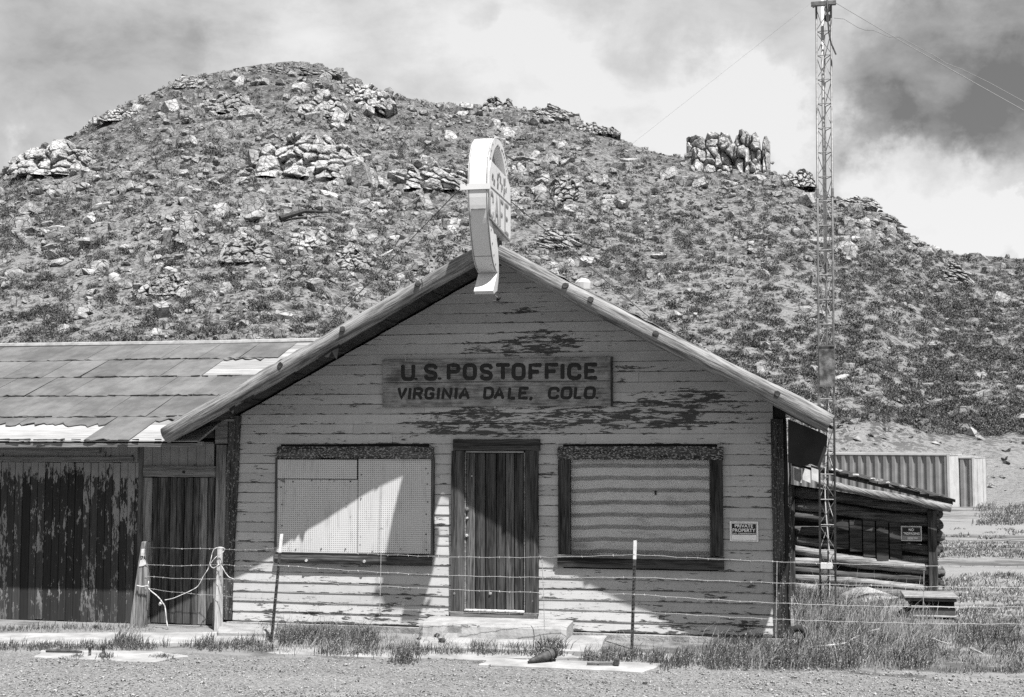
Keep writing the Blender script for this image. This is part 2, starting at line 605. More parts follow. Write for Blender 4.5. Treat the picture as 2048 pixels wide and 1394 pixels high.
gm = bpy.data.materials.new('dusty_window_glass')
gm.use_nodes = True
gt = NT(gm.node_tree)
gt.n.clear()
o_ = gt.node('ShaderNodeOutputMaterial')
tr = gt.node('ShaderNodeBsdfTransparent')
tr.inputs[0].default_value = (0.98, 0.98, 0.98, 1)
gl = gt.node('ShaderNodeBsdfGlossy')
gl.inputs['Roughness'].default_value = 0.03
df = gt.node('ShaderNodeBsdfDiffuse')
df.inputs[0].default_value = (0.4, 0.4, 0.4, 1)
m1 = gt.node('ShaderNodeMixShader')
m2 = gt.node('ShaderNodeMixShader')
lw = gt.node('ShaderNodeLayerWeight')
lw.inputs[0].default_value = 0.12
gt.l.new(gt.add(gt.mul(lw.outputs['Fresnel'], 0.0), gt.add(0.012, gt.mul(gt.math('POWER', lw.outputs['Facing'], 5.0), 0.6))), m1.inputs[0])
gt.l.new(tr.outputs[0], m1.inputs[1])
gt.l.new(gl.outputs[0], m1.inputs[2])
dirt = gt.mul(gt.noise(gt.pos(), 4.0, 5, 0.6), 0.08)
gt.l.new(dirt, m2.inputs[0])
gt.l.new(m1.outputs[0], m2.inputs[1])
gt.l.new(df.outputs[0], m2.inputs[2])
gt.l.new(m2.outputs[0], o_.inputs[0])
M['glass'] = gm


def rock_fn(t):
    p = t.pos()
    a = t.noise(p, 0.9, 6, 0.65)
    b = t.noise(p, 4.0, 6, 0.72)
    li = t.step(t.noise(p, 1.7, 6, 0.7), 0.50, 0.62)
    w = t.vmap(p, scale=(1, 1, 1.4))
    e = t.node('ShaderNodeTexVoronoi', feature='DISTANCE_TO_EDGE')
    t.put(e.inputs['Vector'], t.node_warp(w, 0.35))
    e.inputs['Scale'].default_value = 0.95
    ck = t.math('SUBTRACT', 1.0, t.step(e.outputs[0], 0.0, 0.045))
    v = t.mix(t.step(a, 0.3, 0.7), 0.20, 0.37)
    v = t.mul(v, t.add(0.60, t.mul(b, 0.8)))
    v = t.mul(v, t.math('SUBTRACT', 1.0, t.mul(li, 0.36)))
    v = t.mul(v, t.math('SUBTRACT', 1.0, t.mul(ck, 0.55)))
    v = t.mul(v, t.add(0.75, t.mul(t.rnd(), 0.5)))
    return v, (t.add(t.add(b, a), t.mul(ck, -0.8)), 0.9, 0.16)


M['rock'] = mat('lichened_granite', rock_fn, 0.95, 0.1)


def hill_fn(t):
    p = t.pos()
    big = t.noise(p, 0.035, 4, 0.55)
    mid = t.noise(p, 0.55, 4, 0.6)
    fine = t.noise(p, 2.1, 4, 0.72)
    z = t.sep(p)[2]
    up = t.step(z, 20, 80)
    tuft = t.add(t.mul(fine, 0.7), t.mul(mid, 0.3))
    low = t.math('SUBTRACT', 1.0, t.step(z, 4, 40))
    th = t.add(t.add(0.50, t.mul(low, 0.02)), t.add(t.mul(t.math('SUBTRACT', big, 0.5), -0.22), t.mul(up, -0.035)))
    d = t.step(t.math('SUBTRACT', tuft, th), -0.025, 0.025)
    soil = t.mix(t.noise(p, 2.3, 4, 0.75), 0.10, 0.265)
    gr = t.mix(t.noise(p, 6.0, 3, 0.7), 0.045, 0.105)
    bare = t.math('SUBTRACT', 1.0, t.step(z, 0.4, 3.0))
    d = t.mul(d, t.math('SUBTRACT', 1.0, t.mul(bare, 0.7)))
    return t.mix(d, soil, gr), (t.add(fine, mid), 1.0, 0.45)


M['hill'] = mat('dry_hillside', hill_fn, 1.0, 0.05)


def ground_fn(t):
    p = t.pos()
    x, y, z = t.sep(p)
    big = t.noise(t.vmap(p, scale=(0.5, 1.4, 1)), 0.35, 5, 0.65)
    mid = t.noise(t.vmap(p, scale=(0.8, 1.3, 1)), 2.2, 5, 0.65)
    fine = t.noise(p, 38, 3, 0.7)
    grass = t.step(t.add(t.mul(big, 0.6), t.mul(mid, 0.4)), 0.46, 0.56)
    far = t.step(y, 46, 56)
    grass = t.mul(grass, t.math('SUBTRACT', 1.0, t.mul(far, 0.75)))
    def band(c, w):
        wy = t.add(y, t.mul(t.math('SUBTRACT', mid, 0.5), 3.0))
        return t.math('SUBTRACT', 1.0, t.step(t.math('ABSOLUTE', t.add(wy, -c)), w * 0.4, w))
    tracks = t.math('MAXIMUM', band(9.6, 1.6), t.math('MAXIMUM', band(29.0, 6.5), band(3.9, 0.5)))
    grass = t.mul(grass, t.math('SUBTRACT', 1.0, t.mul(tracks, 0.9)))
    soil = t.mul(t.mix(mid, 0.13, 0.24), t.add(0.6, t.mul(fine, 0.8)))
    gr = t.mul(t.mix(t.noise(p, 9, 4, 0.7), 0.04, 0.11), t.add(0.6, t.mul(fine, 0.8)))
    return t.mix(grass, soil, gr), (t.add(t.mul(fine, 0.3), mid), 0.7, 0.05)


M['ground'] = mat('dry_grassland', ground_fn, 1.0, 0.05)


def gravel_fn(t):
    p = t.pos()
    c = t.voro(p, 60, 'F1', 1)
    cs = t.node('ShaderNodeSeparateColor')
    t.l.new(c, cs.inputs[0])
    d = t.voro(p, 60, 'F1', 0)
    v = t.mix(cs.outputs[0], 0.07, 0.235)
    big = t.noise(p, 1.3, 5, 0.6)
    v = t.mul(v, t.add(0.7, t.mul(big, 0.6)))
    tr = t.noise(t.vmap(p, scale=(0.25, 2.6, 1)), 1.0, 3, 0.5)
    v = t.mul(v, t.add(0.72, t.mul(tr, 0.56)))
    dust = t.step(t.noise(p, 22, 4, 0.65), 0.45, 0.7)
    v = t.mix(t.mul(dust, 0.6), v, 0.19)
    return v, (t.mul(d, -1.0), 0.7, 0.02)


M['gravel'] = mat('road_gravel', gravel_fn, 0.95, 0.1)


def pebble_fn(t):
    p = t.pos()
    n = t.noise(p, 45, 1, 0.5)
    return t.mix(t.step(n, 0.35, 0.65), 0.06, 0.28)


M['pebble'] = mat('loose_stones', pebble_fn, 0.9, 0.1)


def leafmat(name, lo, hi, scale, pale, share):
    def fn(t):
        p = t.pos()
        n = t.noise(p, scale, 2, 0.6)
        v = t.mix(t.step(n, 0.3, 0.7), lo, hi)
        k = t.noise(p, scale * 2.3, 1, 0.5)
        v = t.mix(t.step(k, 0.70 - share, 0.74 - share), v, pale)
        return t.mul(v, t.add(0.75, t.mul(t.rnd(), 0.5)))
    m = mat(name, fn, 0.8, 0.15)
    return m


M['shrub'] = leafmat('scrub_leaves', 0.035, 0.10, 3.0, 0.17, 0.09)
M['grass'] = leafmat('grass_blades', 0.03, 0.085, 28.0, 0.28, 0.12)
M['grassfar'] = leafmat('field_grass_blades', 0.04, 0.10, 9.0, 0.3, 0.12)
M['drygrass'] = leafmat('dry_grass_blades', 0.16, 0.30, 28.0, 0.25, 0.1)

# ------------------------------------------------------------------ terrain
def vnoise(x, y, seed=0):
    xi, yi = np.floor(x).astype(np.int64), np.floor(y).astype(np.int64)
    fx, fy = x - xi, y - yi
    fx, fy = fx * fx * (3 - 2 * fx), fy * fy * (3 - 2 * fy)
    def h(a, b):
        n = (a * 374761393 + b * 668265263 + seed * 1442695041) & 0x7fffffff
        n = ((n ^ (n >> 13)) * 1274126177) & 0x7fffffff
        return ((n ^ (n >> 16)) & 0xffff) / 65535.0
    return (h(xi, yi) * (1 - fx) + h(xi + 1, yi) * fx) * (1 - fy) + (h(xi, yi + 1) * (1 - fx) + h(xi + 1, yi + 1) * fx) * fy


def fbm(x, y, o=4, seed=0):
    s, a, f = 0, 0.5, 1.0
    for i in range(o):
        s = s + a * (vnoise(x * f, y * f, seed + i) - 0.5) * 2
        a *= 0.5
        f *= 2.03
    return s


def azel(px, py):
    d = ray(px, py)
    return math.atan2(d.x, d.y), d.z / math.hypot(d.x, d.y)


SKYLINE = [(-900, 640), (-500, 520), (-200, 420), (0, 348), (40, 312), (130, 282), (200, 238), (270, 204), (330, 176), (380, 158), (440, 146), (520, 133),
           (585, 127), (640, 133), (700, 152), (735, 174), (770, 192), (800, 192), (850, 203), (910, 209), (950, 212), (985, 214), (1040, 218), (1100, 222),
           (1140, 232), (1170, 246), (1220, 266), (1260, 287), (1300, 302), (1350, 310), (1400, 335), (1500, 345), (1545, 345), (1590, 362), (1640, 388),
           (1700, 402), (1750, 418), (1760, 440), (1800, 460), (1850, 487), (1900, 508), (1960, 512), (2048, 518), (2300, 560), (2700, 640), (3300, 700)]
_az = np.array([azel(*q)[0] for q in SKYLINE])
_te = np.array([azel(*q)[1] for q in SKYLINE])
_Raz = np.array([azel(q, 600)[0] for q in (-900, 0, 300, 600, 1000, 1400, 1750, 1900, 2048, 2700)])
_R = np.array([240., 235., 265., 285., 268., 228., 218., 250., 285., 310.])
Z0, R0 = -0.75, 72.0


def hill_z(az, r, rough=True):
    te = np.interp(az, _az, _te)
    R = np.interp(az, _Raz, _R)
    zR = 2.45 + R * te
    t = (r - R0) / (R - R0)
    tc = np.clip(t, 0, 1)
    sm = tc * tc * (3 - 2 * tc)
    g = 0.80 * tc + 0.20 * sm
    foot = np.clip(tc / 0.18, 0, 1)
    g = g * (0.35 + 0.65 * foot * foot * (3 - 2 * foot))
    z = Z0 + (zR - Z0) * g
    z = np.where(t < 0, Z0 - 0.04 * (R0 - r), z)
    z = np.where(t > 1, zR - 0.45 * (r - R), z)
    if rough:
        x, y = r * np.sin(az), r * np.cos(az)
        amp = np.clip(tc * 6, 0, 1)
        edge = np.clip(1 - (t - 0.90) / 0.06, 0.35, 1)
        z = z + amp * edge * (fbm(x / 22, y / 22, 3, 5) * 2.0 + fbm(x / 4.5, y / 4.5, 3, 9) * 0.75)
    return z


def ground_z(x, y):
    r = np.hypot(x, y + 16)
    s = np.clip((r - 22) / 38, 0, 1)
    z = -0.68 * s * s * (3 - 2 * s)
    z = z + fbm(x / 1.7, y / 1.7, 3, 3) * 0.025 * np.clip((y - 0.3) / 1.5, 0.15, 1) + fbm(x / 9, y / 9, 2, 4) * 0.08 * np.clip((y - 3) / 5, 0, 1)
    return np.where(r > 64, z - 1.5 * np.clip((r - 64) / 14, 0, 1), z)


def skyline_py(px):
    return float(np.interp(px, [q[0] for q in SKYLINE], [q[1] for q in SKYLINE]))


def hill_at(px, py):
    """the spot of the hillside seen at a place of the photograph"""
    az, te = azel(px, py)
    rr = np.linspace(74, 330, 900)
    zz = hill_z(np.full_like(rr, az), rr)
    e = (zz - 2.45) / rr
    k = np.argmax(e >= te) if (e >= te).any() else int(np.argmax(e))
    return Vector((rr[k] * math.sin(az), rr[k] * math.cos(az) - 16, zz[k])), rr[k]


def grid_mesh(name, X, Y, Z, m, smooth=True, wrap=False):
    nr, nc = X.shape
    V = np.stack([X, Y, Z], -1).reshape(-1, 3)
    i = np.arange(nr - 1)[:, None]
    j = np.arange(nc if wrap else nc - 1)[None, :]
    a = i * nc + j
    b = i * nc + (j + 1) % nc
    T = np.stack([a, b, b + nc, a + nc], -1).reshape(-1, 4)
    return np_mesh(name, V, T[:, ::-1], m, smooth)


rr = np.concatenate([[0.5, 4, 8], np.arange(10, 24, 0.12), np.geomspace(24, 90, 90), np.geomspace(100, 6000, 14)])
aa = np.concatenate([np.linspace(-0.75, 0.55, 420), np.linspace(0.6, 2 * math.pi - 0.8, 90)])
A_, R_ = np.meshgrid(aa, rr)
X_, Y_ = R_ * np.sin(A_), R_ * np.cos(A_) - 16
o = link_mesh('ground', grid_mesh('ground', X_, Y_, ground_z(X_, Y_), M['ground'], wrap=True))
props(o, 'dry grassland and dirt around the buildings', None, None, 'structure')

az_ = np.radians(np.linspace(-52, 44, 620))
tt = np.concatenate([np.linspace(-0.07, 1.0, 210), np.linspace(1.01, 1.6, 14)])
A_, T_ = np.meshgrid(az_, tt)
R_ = R0 + T_ * (np.interp(A_, _Raz, _R) - R0)
X_, Y_ = R_ * np.sin(A_), R_ * np.cos(A_) - 16
o = link_mesh('hill', grid_mesh('hill', X_, Y_, hill_z(A_, R_), M['hill'], smooth=False))
props(o, 'rocky scrub covered hill rising behind the building', None, None, 'structure')

# the gravel road across the front: a sheet with an uneven edge, just above the ground
nx, ny = 260, 46
xs = np.linspace(-22, 14, nx)
edge = -1.95 + fbm(xs / 2.1, xs * 0, 4, 21) * 0.28 - 0.03 * np.clip(-xs - 4, 0, 9) * 2.0 + 0.05 * np.clip(xs, 0, 9)
tt = np.linspace(0, 1, ny)[:, None]
X_ = np.tile(xs, (ny, 1))
Y_ = -14.5 * (1 - tt ** 0.5) + edge[None, :] * tt ** 0.5
Z_ = ground_z(X_, Y_) + 0.006 + fbm(X_ / 0.5, Y_ / 0.5, 2, 8) * 0.006 + fbm(X_ / 4.0, Y_ / 0.45, 2, 12) * 0.012 * (1 - tt ** 6)
Z_[-1] -= 0.012
o = link_mesh('gravel_road', grid_mesh('gravel_road', X_, Y_, Z_, M['gravel'], True))
props(o, 'grey gravel road along the front of the post office', None, None, 'structure')


# ------------------------------------------------------------------ rocks
def ico(sub):
    bm = bmesh.new()
    bmesh.ops.create_icosphere(bm, subdivisions=sub, radius=1.0)
    V = np.array([v.co[:] for v in bm.verts])
    T = np.array([[v.index for v in f.verts] for f in bm.faces])
    bm.free()
    return V, T


ICO = {k: ico(k) for k in (1, 2, 3)}


def rock_arr(sub, seed, squash=(1, 0.85, 0.7), cuts=9, noise=0.12, dmin=0.55, dmax=0.85):
    r = np.random.default_rng(seed)
    V, T = ICO[sub]
    V = V.copy()
    for i in range(cuts):
        n = r.normal(size=3)
        n /= np.linalg.norm(n)
        d = r.uniform(dmin, dmax)
        e = np.maximum(V @ n - d, 0)
        V -= e[:, None] * n
    if noise:
        k = r.normal(size=(4, 3)) * 3.2
        ph = r.uniform(0, 6.3, 4)
        for i in range(4):
            V *= (1 + noise * 0.5 * np.sin(V @ k[i] + ph[i]))[:, None]
        V += r.normal(size=V.shape) * noise * 0.12
    V *= np.array(squash)
    return V, T


def hull_arr(seed, squash=(1, 0.9, 0.8), boxy=True, n=16):
    """angular broken rock: the hull of a handful of scattered points"""
    r = np.random.default_rng(seed)
    if boxy:
        c_ = np.array([[x, y, z] for x in (-1, 1) for y in (-1, 1) for z in (-1, 1)], float)
        P_ = np.concatenate([c_ * r.uniform(.62, 1.0, (8, 3)), c_ * r.uniform(.5, .95, (8, 3)), r.uniform(-.95, .95, (6, 3))])
    else:
        d = r.normal(size=(n, 3))
        P_ = d / np.linalg.norm(d, axis=1)[:, None] * r.uniform(.8, 1.05, n)[:, None]
    bm = bmesh.new()
    for q in P_ * np.array(squash):
        bm.verts.new(q)
    h_ = bmesh.ops.convex_hull(bm, input=bm.verts)
    bmesh.ops.delete(bm, geom=[g for g in h_['geom_interior'] if isinstance(g, bmesh.types.BMVert)], context='VERTS')
    loose = [v for v in bm.verts if not v.link_faces]
    bmesh.ops.delete(bm, geom=loose, context='VERTS')
    bmesh.ops.triangulate(bm, faces=bm.faces)
    bm.verts.index_update()
    bm.normal_update()
    V = np.array([v.co[:] for v in bm.verts])
    T = np.array([[v.index for v in f.verts] for f in bm.faces])
    bm.free()
    return V, T


ROCKS = []                                  # 0-7 worn boulders, 8-15 jointed blocks
SHAPE = []
for i in range(16):
    q = i % 4
    sq = [(1, 0.8, 0.62), (1, 0.9, 0.85), (1.25, 0.85, 0.5), (0.8, 0.75, 1.1)][q]
    SHAPE.append(('low', 'round', 'flat', 'upright')[q] if i < 8 else ('low blocky', 'blocky', 'slab like', 'tall blocky')[q])
    V, T = hull_arr(100 + i, sq, False, 24) if i < 8 else hull_arr(140 + i, sq, i % 3 == 0, 13)
    ROCKS.append(np_mesh('rock', V, T, M['rock']))


def place_rock(name, me, p, s, parent=None, tilt=0.35, rz=None):
    o = bpy.data.objects.new(name, me)
    COL.objects.link(o)
    if parent is not None:
        o.parent = parent
        o.location = Vector(p) - WL[parent]
    else:
        o.location = p
    o.rotation_euler = (rng.uniform(-tilt, tilt), rng.uniform(-tilt, tilt), rng.uniform(0, 6.28) if rz is None else rz)
    o.scale = s if isinstance(s, (tuple, list)) else (s * rng.uniform(0.85, 1.2), s * rng.uniform(0.85, 1.2), s * rng.uniform(0.8, 1.15))
    return o


# outcrops: (px, py of the middle of the foot, width px, height px, stones, kind, label)
OUT = [
    (105, 348, 165, 58, 26, 'round', 'outcrop of tall rounded grey stones low on the far end of the ridge', 'the tall rounded outcrop'),
    (600, 352, 195, 70, 26, 'block', 'big cracked outcrop with a cave at its foot in the middle of the hillside', 'the cave outcrop'),
    (868, 380, 130, 66, 18, 'slab', 'leaning slab outcrop with a dark crack beside the round cafe sign', 'the leaning slab outcrop'),
    (1440, 342, 120, 72, 26, 'tower', 'tall cracked crag with sheer walls standing on the saddle of the ridge', 'the sheer crag'),
    (1512, 345, 50, 66, 11, 'tower', 'narrow rock pillar at the end of the sheer crag', 'the narrow pillar'),
    (1095, 236, 92, 34, 12, 'slab', 'tilted layered slab outcrop on the skyline behind the cafe sign', 'the tilted skyline slab'),
    (992, 222, 62, 30, 12, 'round', 'heap of stones on the skyline beside the tilted slab', 'the skyline stone heap'),
    (1712, 414, 84, 26, 8, 'slab', 'overhanging slab outcrop on the skyline just beyond the radio mast', 'the overhanging slab'),
    (456, 226, 70, 36, 11, 'block', 'square blocky crag high on the hill below the summit', 'the square crag'),
    (375, 176, 66, 24, 9, 'block', 'pale blocky outcrop on the skyline at the shoulder of the hill', 'the shoulder outcrop'),
    (590, 150, 150, 20, 10, 'slab', 'broad slabs of rock along the summit of the hill', 'the summit slabs'),
    (725, 215, 90, 44, 14, 'block', 'jumble of dark blocks on the slope below the summit', 'the dark block jumble'),
    (640, 235, 90, 40, 13, 'round', 'cluster of round boulders just under the summit', 'the round boulder cluster'),
    (505, 442, 66, 48, 6, 'tall', 'large pointed boulder with smaller stones round its foot halfway down the hill', 'the pointed boulder'),
    (490, 522, 92, 38, 13, 'block', 'tumbled pile of pale blocks below the large pointed boulder', 'the tumbled pale pile'),
    (612, 492, 60, 30, 6, 'round', 'domed pale boulders above the rake log of the post office roof', 'the domed boulders'),
    (375, 482, 60, 46, 8, 'tall', 'pale split spire of stones on the slope above the shed', 'the split spire'),
    (695, 536, 70, 34, 9, 'block', 'broken pale rocks on the slope just above the post office roof', 'the broken pale rocks'),
    (1590, 372, 78, 34, 11, 'block', 'crumbled rock shelf on the ridge between the sheer crag and the mast', 'the crumbled shelf'),
    (1135, 400, 60, 40, 9, 'block', 'stacked grey rocks on the slope right behind the cafe sign', 'the stack behind the sign'),
    (1110, 495, 70, 44, 10, 'slab', 'dark rock ledge on the slope above the turbine vent', 'the dark ledge'),
    (1760, 452, 70, 34, 9, 'slab', 'ledges of slab rock stepping down the skyline from the overhang', 'the stepped ledges'),
    (1905, 565, 70, 40, 8, 'slab', 'slanting rock ledge low on the far ridge under the guy wire', 'the slanting far ledge'),
    (240, 242, 90, 22, 9, 'round', 'row of small upright stones along the long slope of the skyline', 'the row of upright stones'),
    (1190, 268, 90, 22, 10, 'round', 'line of small stones on the skyline between the tilted slab and the saddle', 'the line of skyline stones'),
    (330, 590, 110, 34, 11, 'block', 'low spread of pale stones just above the shed ridge', 'the low spread of stones'),
]
LAND = []


def bedrock(root, c, W2, H2, kind, seed):
    """a jointed face of living rock, with cracks cut between its blocks and its back sunk in the slope"""
    r = np.random.default_rng(int(seed * 1000))
    nu, nv, nb = 76, 46, 8
    u = np.linspace(-.5, .5, nu)
    n_ = fbm(u * 5 + seed, u * 0 + seed, 3, 3)
    top = {'tower': .95 + n_ * .26 - .22 * np.exp(-((u - .2) / .035) ** 2) - .08 * np.exp(-((u + .22) / .03) ** 2), 'slab': .8 - np.abs(u) * .9 + n_ * .5, 'tall': 1.1 - np.abs(u) * 2.4 + n_ * .4}.get(kind, .95 - (np.abs(u) * 1.7) ** 2 + n_ * .8)
    top = np.clip(top, .12, 1.15)
    v = np.linspace(-.12, 1, nv)
    X = np.tile(u * W2, (nv, 1))
    Z = v[:, None] * top[None, :] * H2
    s = {'tower': .33, 'slab': .21, 'round': .32, 'tall': .42}.get(kind, .27) * H2
    ax, az_, ro = {'tower': (.9, 1.35, .16), 'slab': (2.4, .6, -.3), 'round': (1, 1, 0)}.get(kind, (1.1, .9, .25))
    ca, sa = math.cos(ro), math.sin(ro)
    A = (X * ca + Z * sa) / (s * ax)
    B = (-X * sa + Z * ca) / (s * az_)
    wob_ = fbm(X / s * 1.5 + seed, Z / s * 1.5, 3, 17) * .28
    A, B = A + wob_, B + fbm(X / s * 1.5, Z / s * 1.5 + seed, 3, 19) * .28
    K = int((A.max() - A.min() + 1) * (B.max() - B.min() + 1) * 1.0) + 4
    sx = r.uniform(A.min() - .4, A.max() + .4, K)
    sz_ = r.uniform(B.min() - .4, B.max() + .4, K)
    d = np.hypot(A[..., None] - sx, B[..., None] - sz_)
    o2 = np.sort(d, -1)
    k = np.argmin(d, -1)
    f1, f2 = o2[..., 0], o2[..., 1]
    crack = np.exp(-((f2 - f1) / .13) ** 2)
    off = r.uniform(-.5, .6, K)[k]
    tl = r.normal(size=(2, K)) * .32
    tilt = tl[0][k] * (A - sx[k]) + tl[1][k] * (B - sz_[k])
    dome = np.clip(1 - f1 ** 2, 0, 1) * {'round': .75, 'block': .35, 'tall': .35}.get(kind, .2)
    ef = np.clip((.5 - np.abs(u)) / .16, 0, 1)[None, :]
    out = .34 * H2 * ef - .25 * H2 * (1 - ef) + s * (off * .75 + tilt + dome * .6 - crack * (.5 if kind == 'tower' else .7)) * (.35 + .65 * ef) + fbm(X / s * 3, Z / s * 3, 3, 23) * s * .14
    if kind == 'tower':
        out = out - .26 * H2 * np.exp(-((u - .2) / .035) ** 2)[None, :] - .12 * H2 * np.exp(-((u + .22) / .03) ** 2)[None, :]
    lean = .22 if kind == 'tower' else .7
    Yb = Z * lean - out
    rows_x, rows_y, rows_z = [X], [Yb], [Z]
    for t in range(1, nb + 1):
        f = t / nb
        rows_x.append(X[-1:] * (1 - .15 * f))
        rows_y.append(Yb[-1:] + f * (.9 * H2 + .2 * W2))
        rows_z.append(Z[-1:] - (f ** 2) * H2 * .75 + fbm(X[-1:] / s, X[-1:] * 0 + t, 2, 29) * s * .2 * (1 - f))
    X, Yb, Z = np.concatenate(rows_x), np.concatenate(rows_y), np.concatenate(rows_z)
    me = grid_mesh('bedrock', X * RGT.x, X * RGT.y + Yb, Z, M['rock'], smooth=False)
    link_mesh('bedrock', me, root)


def fill_outcrop(px, py, w, h, kind, lab, short):
    """a jointed rock mass: stones packed course by course inside its outline"""
    c, dist = hill_at(px, py)
    m = dist / F
    W2, H2 = w * m * 1.15, h * m * (1.25 if py - h > skyline_py(px) + 20 else 1.1)
    root = thing('rock_outcrop', lab, 'outcrop', c)
    LAND.append((px, py - h * .4, short))
    seed = rng.uniform(0, 50)
    bedrock(root, c, W2, H2, kind, seed)
    s0 = {'tower': .19, 'block': .30, 'round': .34, 'slab': .30, 'tall': .30}[kind] * H2
    s0 = max(s0, W2 / 22)
    v = 0.0
    nst = 0
    while v < 1.0 and nst < 85:
        u = -0.5
        while u < 0.5:
            s = s0 * rng.uniform(.65, 1.35)
            um = u + s / W2 * .5
            n_ = float(fbm(np.array([um * 6 + seed]), np.array([seed]), 2, 3)[0])
            top = {'tower': .88 + n_ * .5, 'slab': .75 - abs(um) * .8 + n_ * .5, 'tall': 1.05 - abs(um) * 2.6 + n_ * .3}.get(kind, .95 - (abs(um) * 1.7) ** 2 + n_ * .75)
            if v < max(top, .12) and rng.random() < (.42 if kind != 'tower' else .30):
                z = v * H2 + s * .1
                back = (z * .75 if kind != 'tower' else z * .16) + rng.uniform(-.35, .35) * s
                q = c + RGT * (um * W2) + Vector((0, back, z - s * .12))
                s *= .85
                if kind == 'slab':
                    o = place_rock('stone', ROCKS[rng.choice([2, 10, 14, 8])], q, (s * 1.5, s * 1.2, s * .8), root, .15, rng.uniform(-.5, .5))
                    o.rotation_euler.y += .3
                elif kind == 'tower':
                    place_rock('stone', ROCKS[rng.choice([8, 9, 11, 13, 15, 12])], q - Vector((0, 0, z * .25)), (s * rng.uniform(.6, 1.0), s * .9, s * rng.uniform(.6, 1.0)), root, .2, rng.uniform(-.5, .5))
                elif kind == 'round':
                    place_rock('stone', ROCKS[rng.choice([0, 1, 3, 4, 5, 7, 9])], q, (s * .85, s * .85, s * rng.uniform(.75, 1.2)), root, .35)
                else:
                    place_rock('stone', ROCKS[rng.choice([1, 5, 8, 9, 11, 12, 13, 15, 10, 14])], q, (s * rng.uniform(.7, 1.25), s * .9, s * rng.uniform(.7, 1.15)), root, .5)
                nst += 1
            u += s / W2 * .85
        v += s0 / H2 * .72
    if kind == 'tall':
        place_rock('stone', ROCKS[15], c + Vector((0, -.3, H2 * .35)), (W2 * .30, W2 * .3, H2 * .5), root, .12)


for (px, py, w, h, n, kind, lab, short) in OUT:
    fill_outcrop(px, py, w, h, kind, lab, short)

# loose boulders over the hillside
def rock_density(px, py):
    d = 0.25
    d += 1.0 * math.exp(-((px - 640) / 330) ** 2 - ((py - 430) / 170) ** 2)
    d += 0.9 * math.exp(-((px - 640) / 260) ** 2 - ((py - 200) / 75) ** 2)
    d += 0.7 * math.exp(-((px - 1090) / 140) ** 2 - ((py - 400) / 170) ** 2)
    d += 0.6 * math.exp(-((px - 1120) / 160) ** 2 - ((py - 250) / 60) ** 2)
    d += 0.6 * math.exp(-((px - 130) / 160) ** 2 - ((py - 400) / 90) ** 2)
    d += 0.55 * math.exp(-((px - 1780) / 110) ** 2 - ((py - 480) / 60) ** 2)
    d += 0.6 * math.exp(-((px - 400) / 220) ** 2 - ((py - 560) / 70) ** 2)
    if px > 1200 and py > 520:
        d *= 0.4
    return d


cand = []
named = [(1607, 408, 17), (1745, 493, 13), (1690, 470, 13), (1690, 480, 9), (410, 510, 12), (632, 578, 17), (1765, 512, 10), (1095, 434, 15), (1075, 415, 11),
         (1740, 780, 10), (1683, 758, 14), (1760, 790, 8), (1945, 872, 14), (1757, 632, 7), (1648, 640, 8), (590, 475, 16), (1235, 290, 7), (1640, 820, 10),
         (310, 550, 12), (520, 505, 15), (545, 470, 10), (700, 500, 14), (660, 380, 12), (860, 480, 12), (790, 520, 10), (930, 505, 9), (1110, 290, 11), (1145, 300, 10),
         (1860, 590, 11), (1350, 350, 8), (1780, 470, 9), (1820, 500, 10), (1540, 750, 6), (1480, 700, 8), (1500, 640, 7), (1370, 640, 8), (1300, 560, 8)]
for q in named:
    cand.append(q)
for k in range(520):                         # rocks along the skyline itself
    px = rng.uniform(-100, 2150)
    dens = 1.0 if (px < 860 or 940 < px < 1270 or 1360 < px < 1860) else .25
    if rng.random() < dens:
        cand.append((px, skyline_py(px) + rng.uniform(-1, 6), 2.5 + 6.5 * rng.random() ** 2.2))
while len(cand) < 8200:
    px = rng.uniform(-260, 2250)
    sk = skyline_py(px)
    py = sk + 6 + (860 - sk) * rng.random() ** 1.15
    if rng.random() * 1.35 > rock_density(px, py):
        continue
    c01 = float(fbm(np.array([px / 60.0]), np.array([py / 34.0]), 2, 31)[0])
    if rng.random() > 0.55 + c01 * 1.3:
        continue
    s = 2.4 + 13 * rng.random() ** 3.6 + (2 if rng.random() < 0.35 else 0)
    cand.append((px, py, s))


def behind_house(px, py):
    if py > 690 - 0.03 * px and px < 640:
        return True
    top = 515 + 0.575 * abs(px - 972)
    return 340 < px < 1650 and py > top


vis = [q for q in cand if 0 < q[0] < 2048 and not behind_house(q[0], q[1])]
vis.sort(key=lambda q: -q[2])
big = vis[:296]
bigset = set(big)
BL = {}


USED = set()


def where(px, py, marks):
    r = sorted((math.hypot(px - l[0], (py - l[1]) * 1.3), l) for l in marks)[:4]
    out = []
    for d, l in r:
        dx, dy = px - l[0], py - l[1]
        rel = ('above ' if dy < 0 else 'below ') if abs(dy) > abs(dx) * .8 else ('left of ' if dx < 0 else 'right of ')
        out.append(('close ' if d < 40 and rel in ('above ', 'below ') else 'just ' if d < 40 else 'well ' if d > 95 else '') + rel + l[2])
    return out + [out[0] + ', towards ' + r[k][1][2] for k in (1, 2, 3)]


def unique(head, px, py, marks):
    w = [q for q in where(px, py, marks)]
    order = [w[0]] + w[4:] + w[1:4]
    for q in order:
        s = head + ' ' + q
        if s not in USED and len(s.split()) <= 16:
            break
    else:
        s = head + ' ' + w[0]
    USED.add(s)
    return s


for n_, (px, py, s) in enumerate(big):
    c, dist = hill_at(px, py)
    sz = s * dist / F
    k = rng.randrange(16)
    o = place_rock('boulder', ROCKS[k], c + Vector((0, 0, sz * 0.14)), sz * 1.15, None, .5)
    size = 'large' if n_ < 60 else ('medium' if n_ < 170 else 'small')
    props(o, unique('%s %s pale boulder' % (size, SHAPE[k]), px, py, LAND), 'boulder', 'boulders strewn over the hillside')

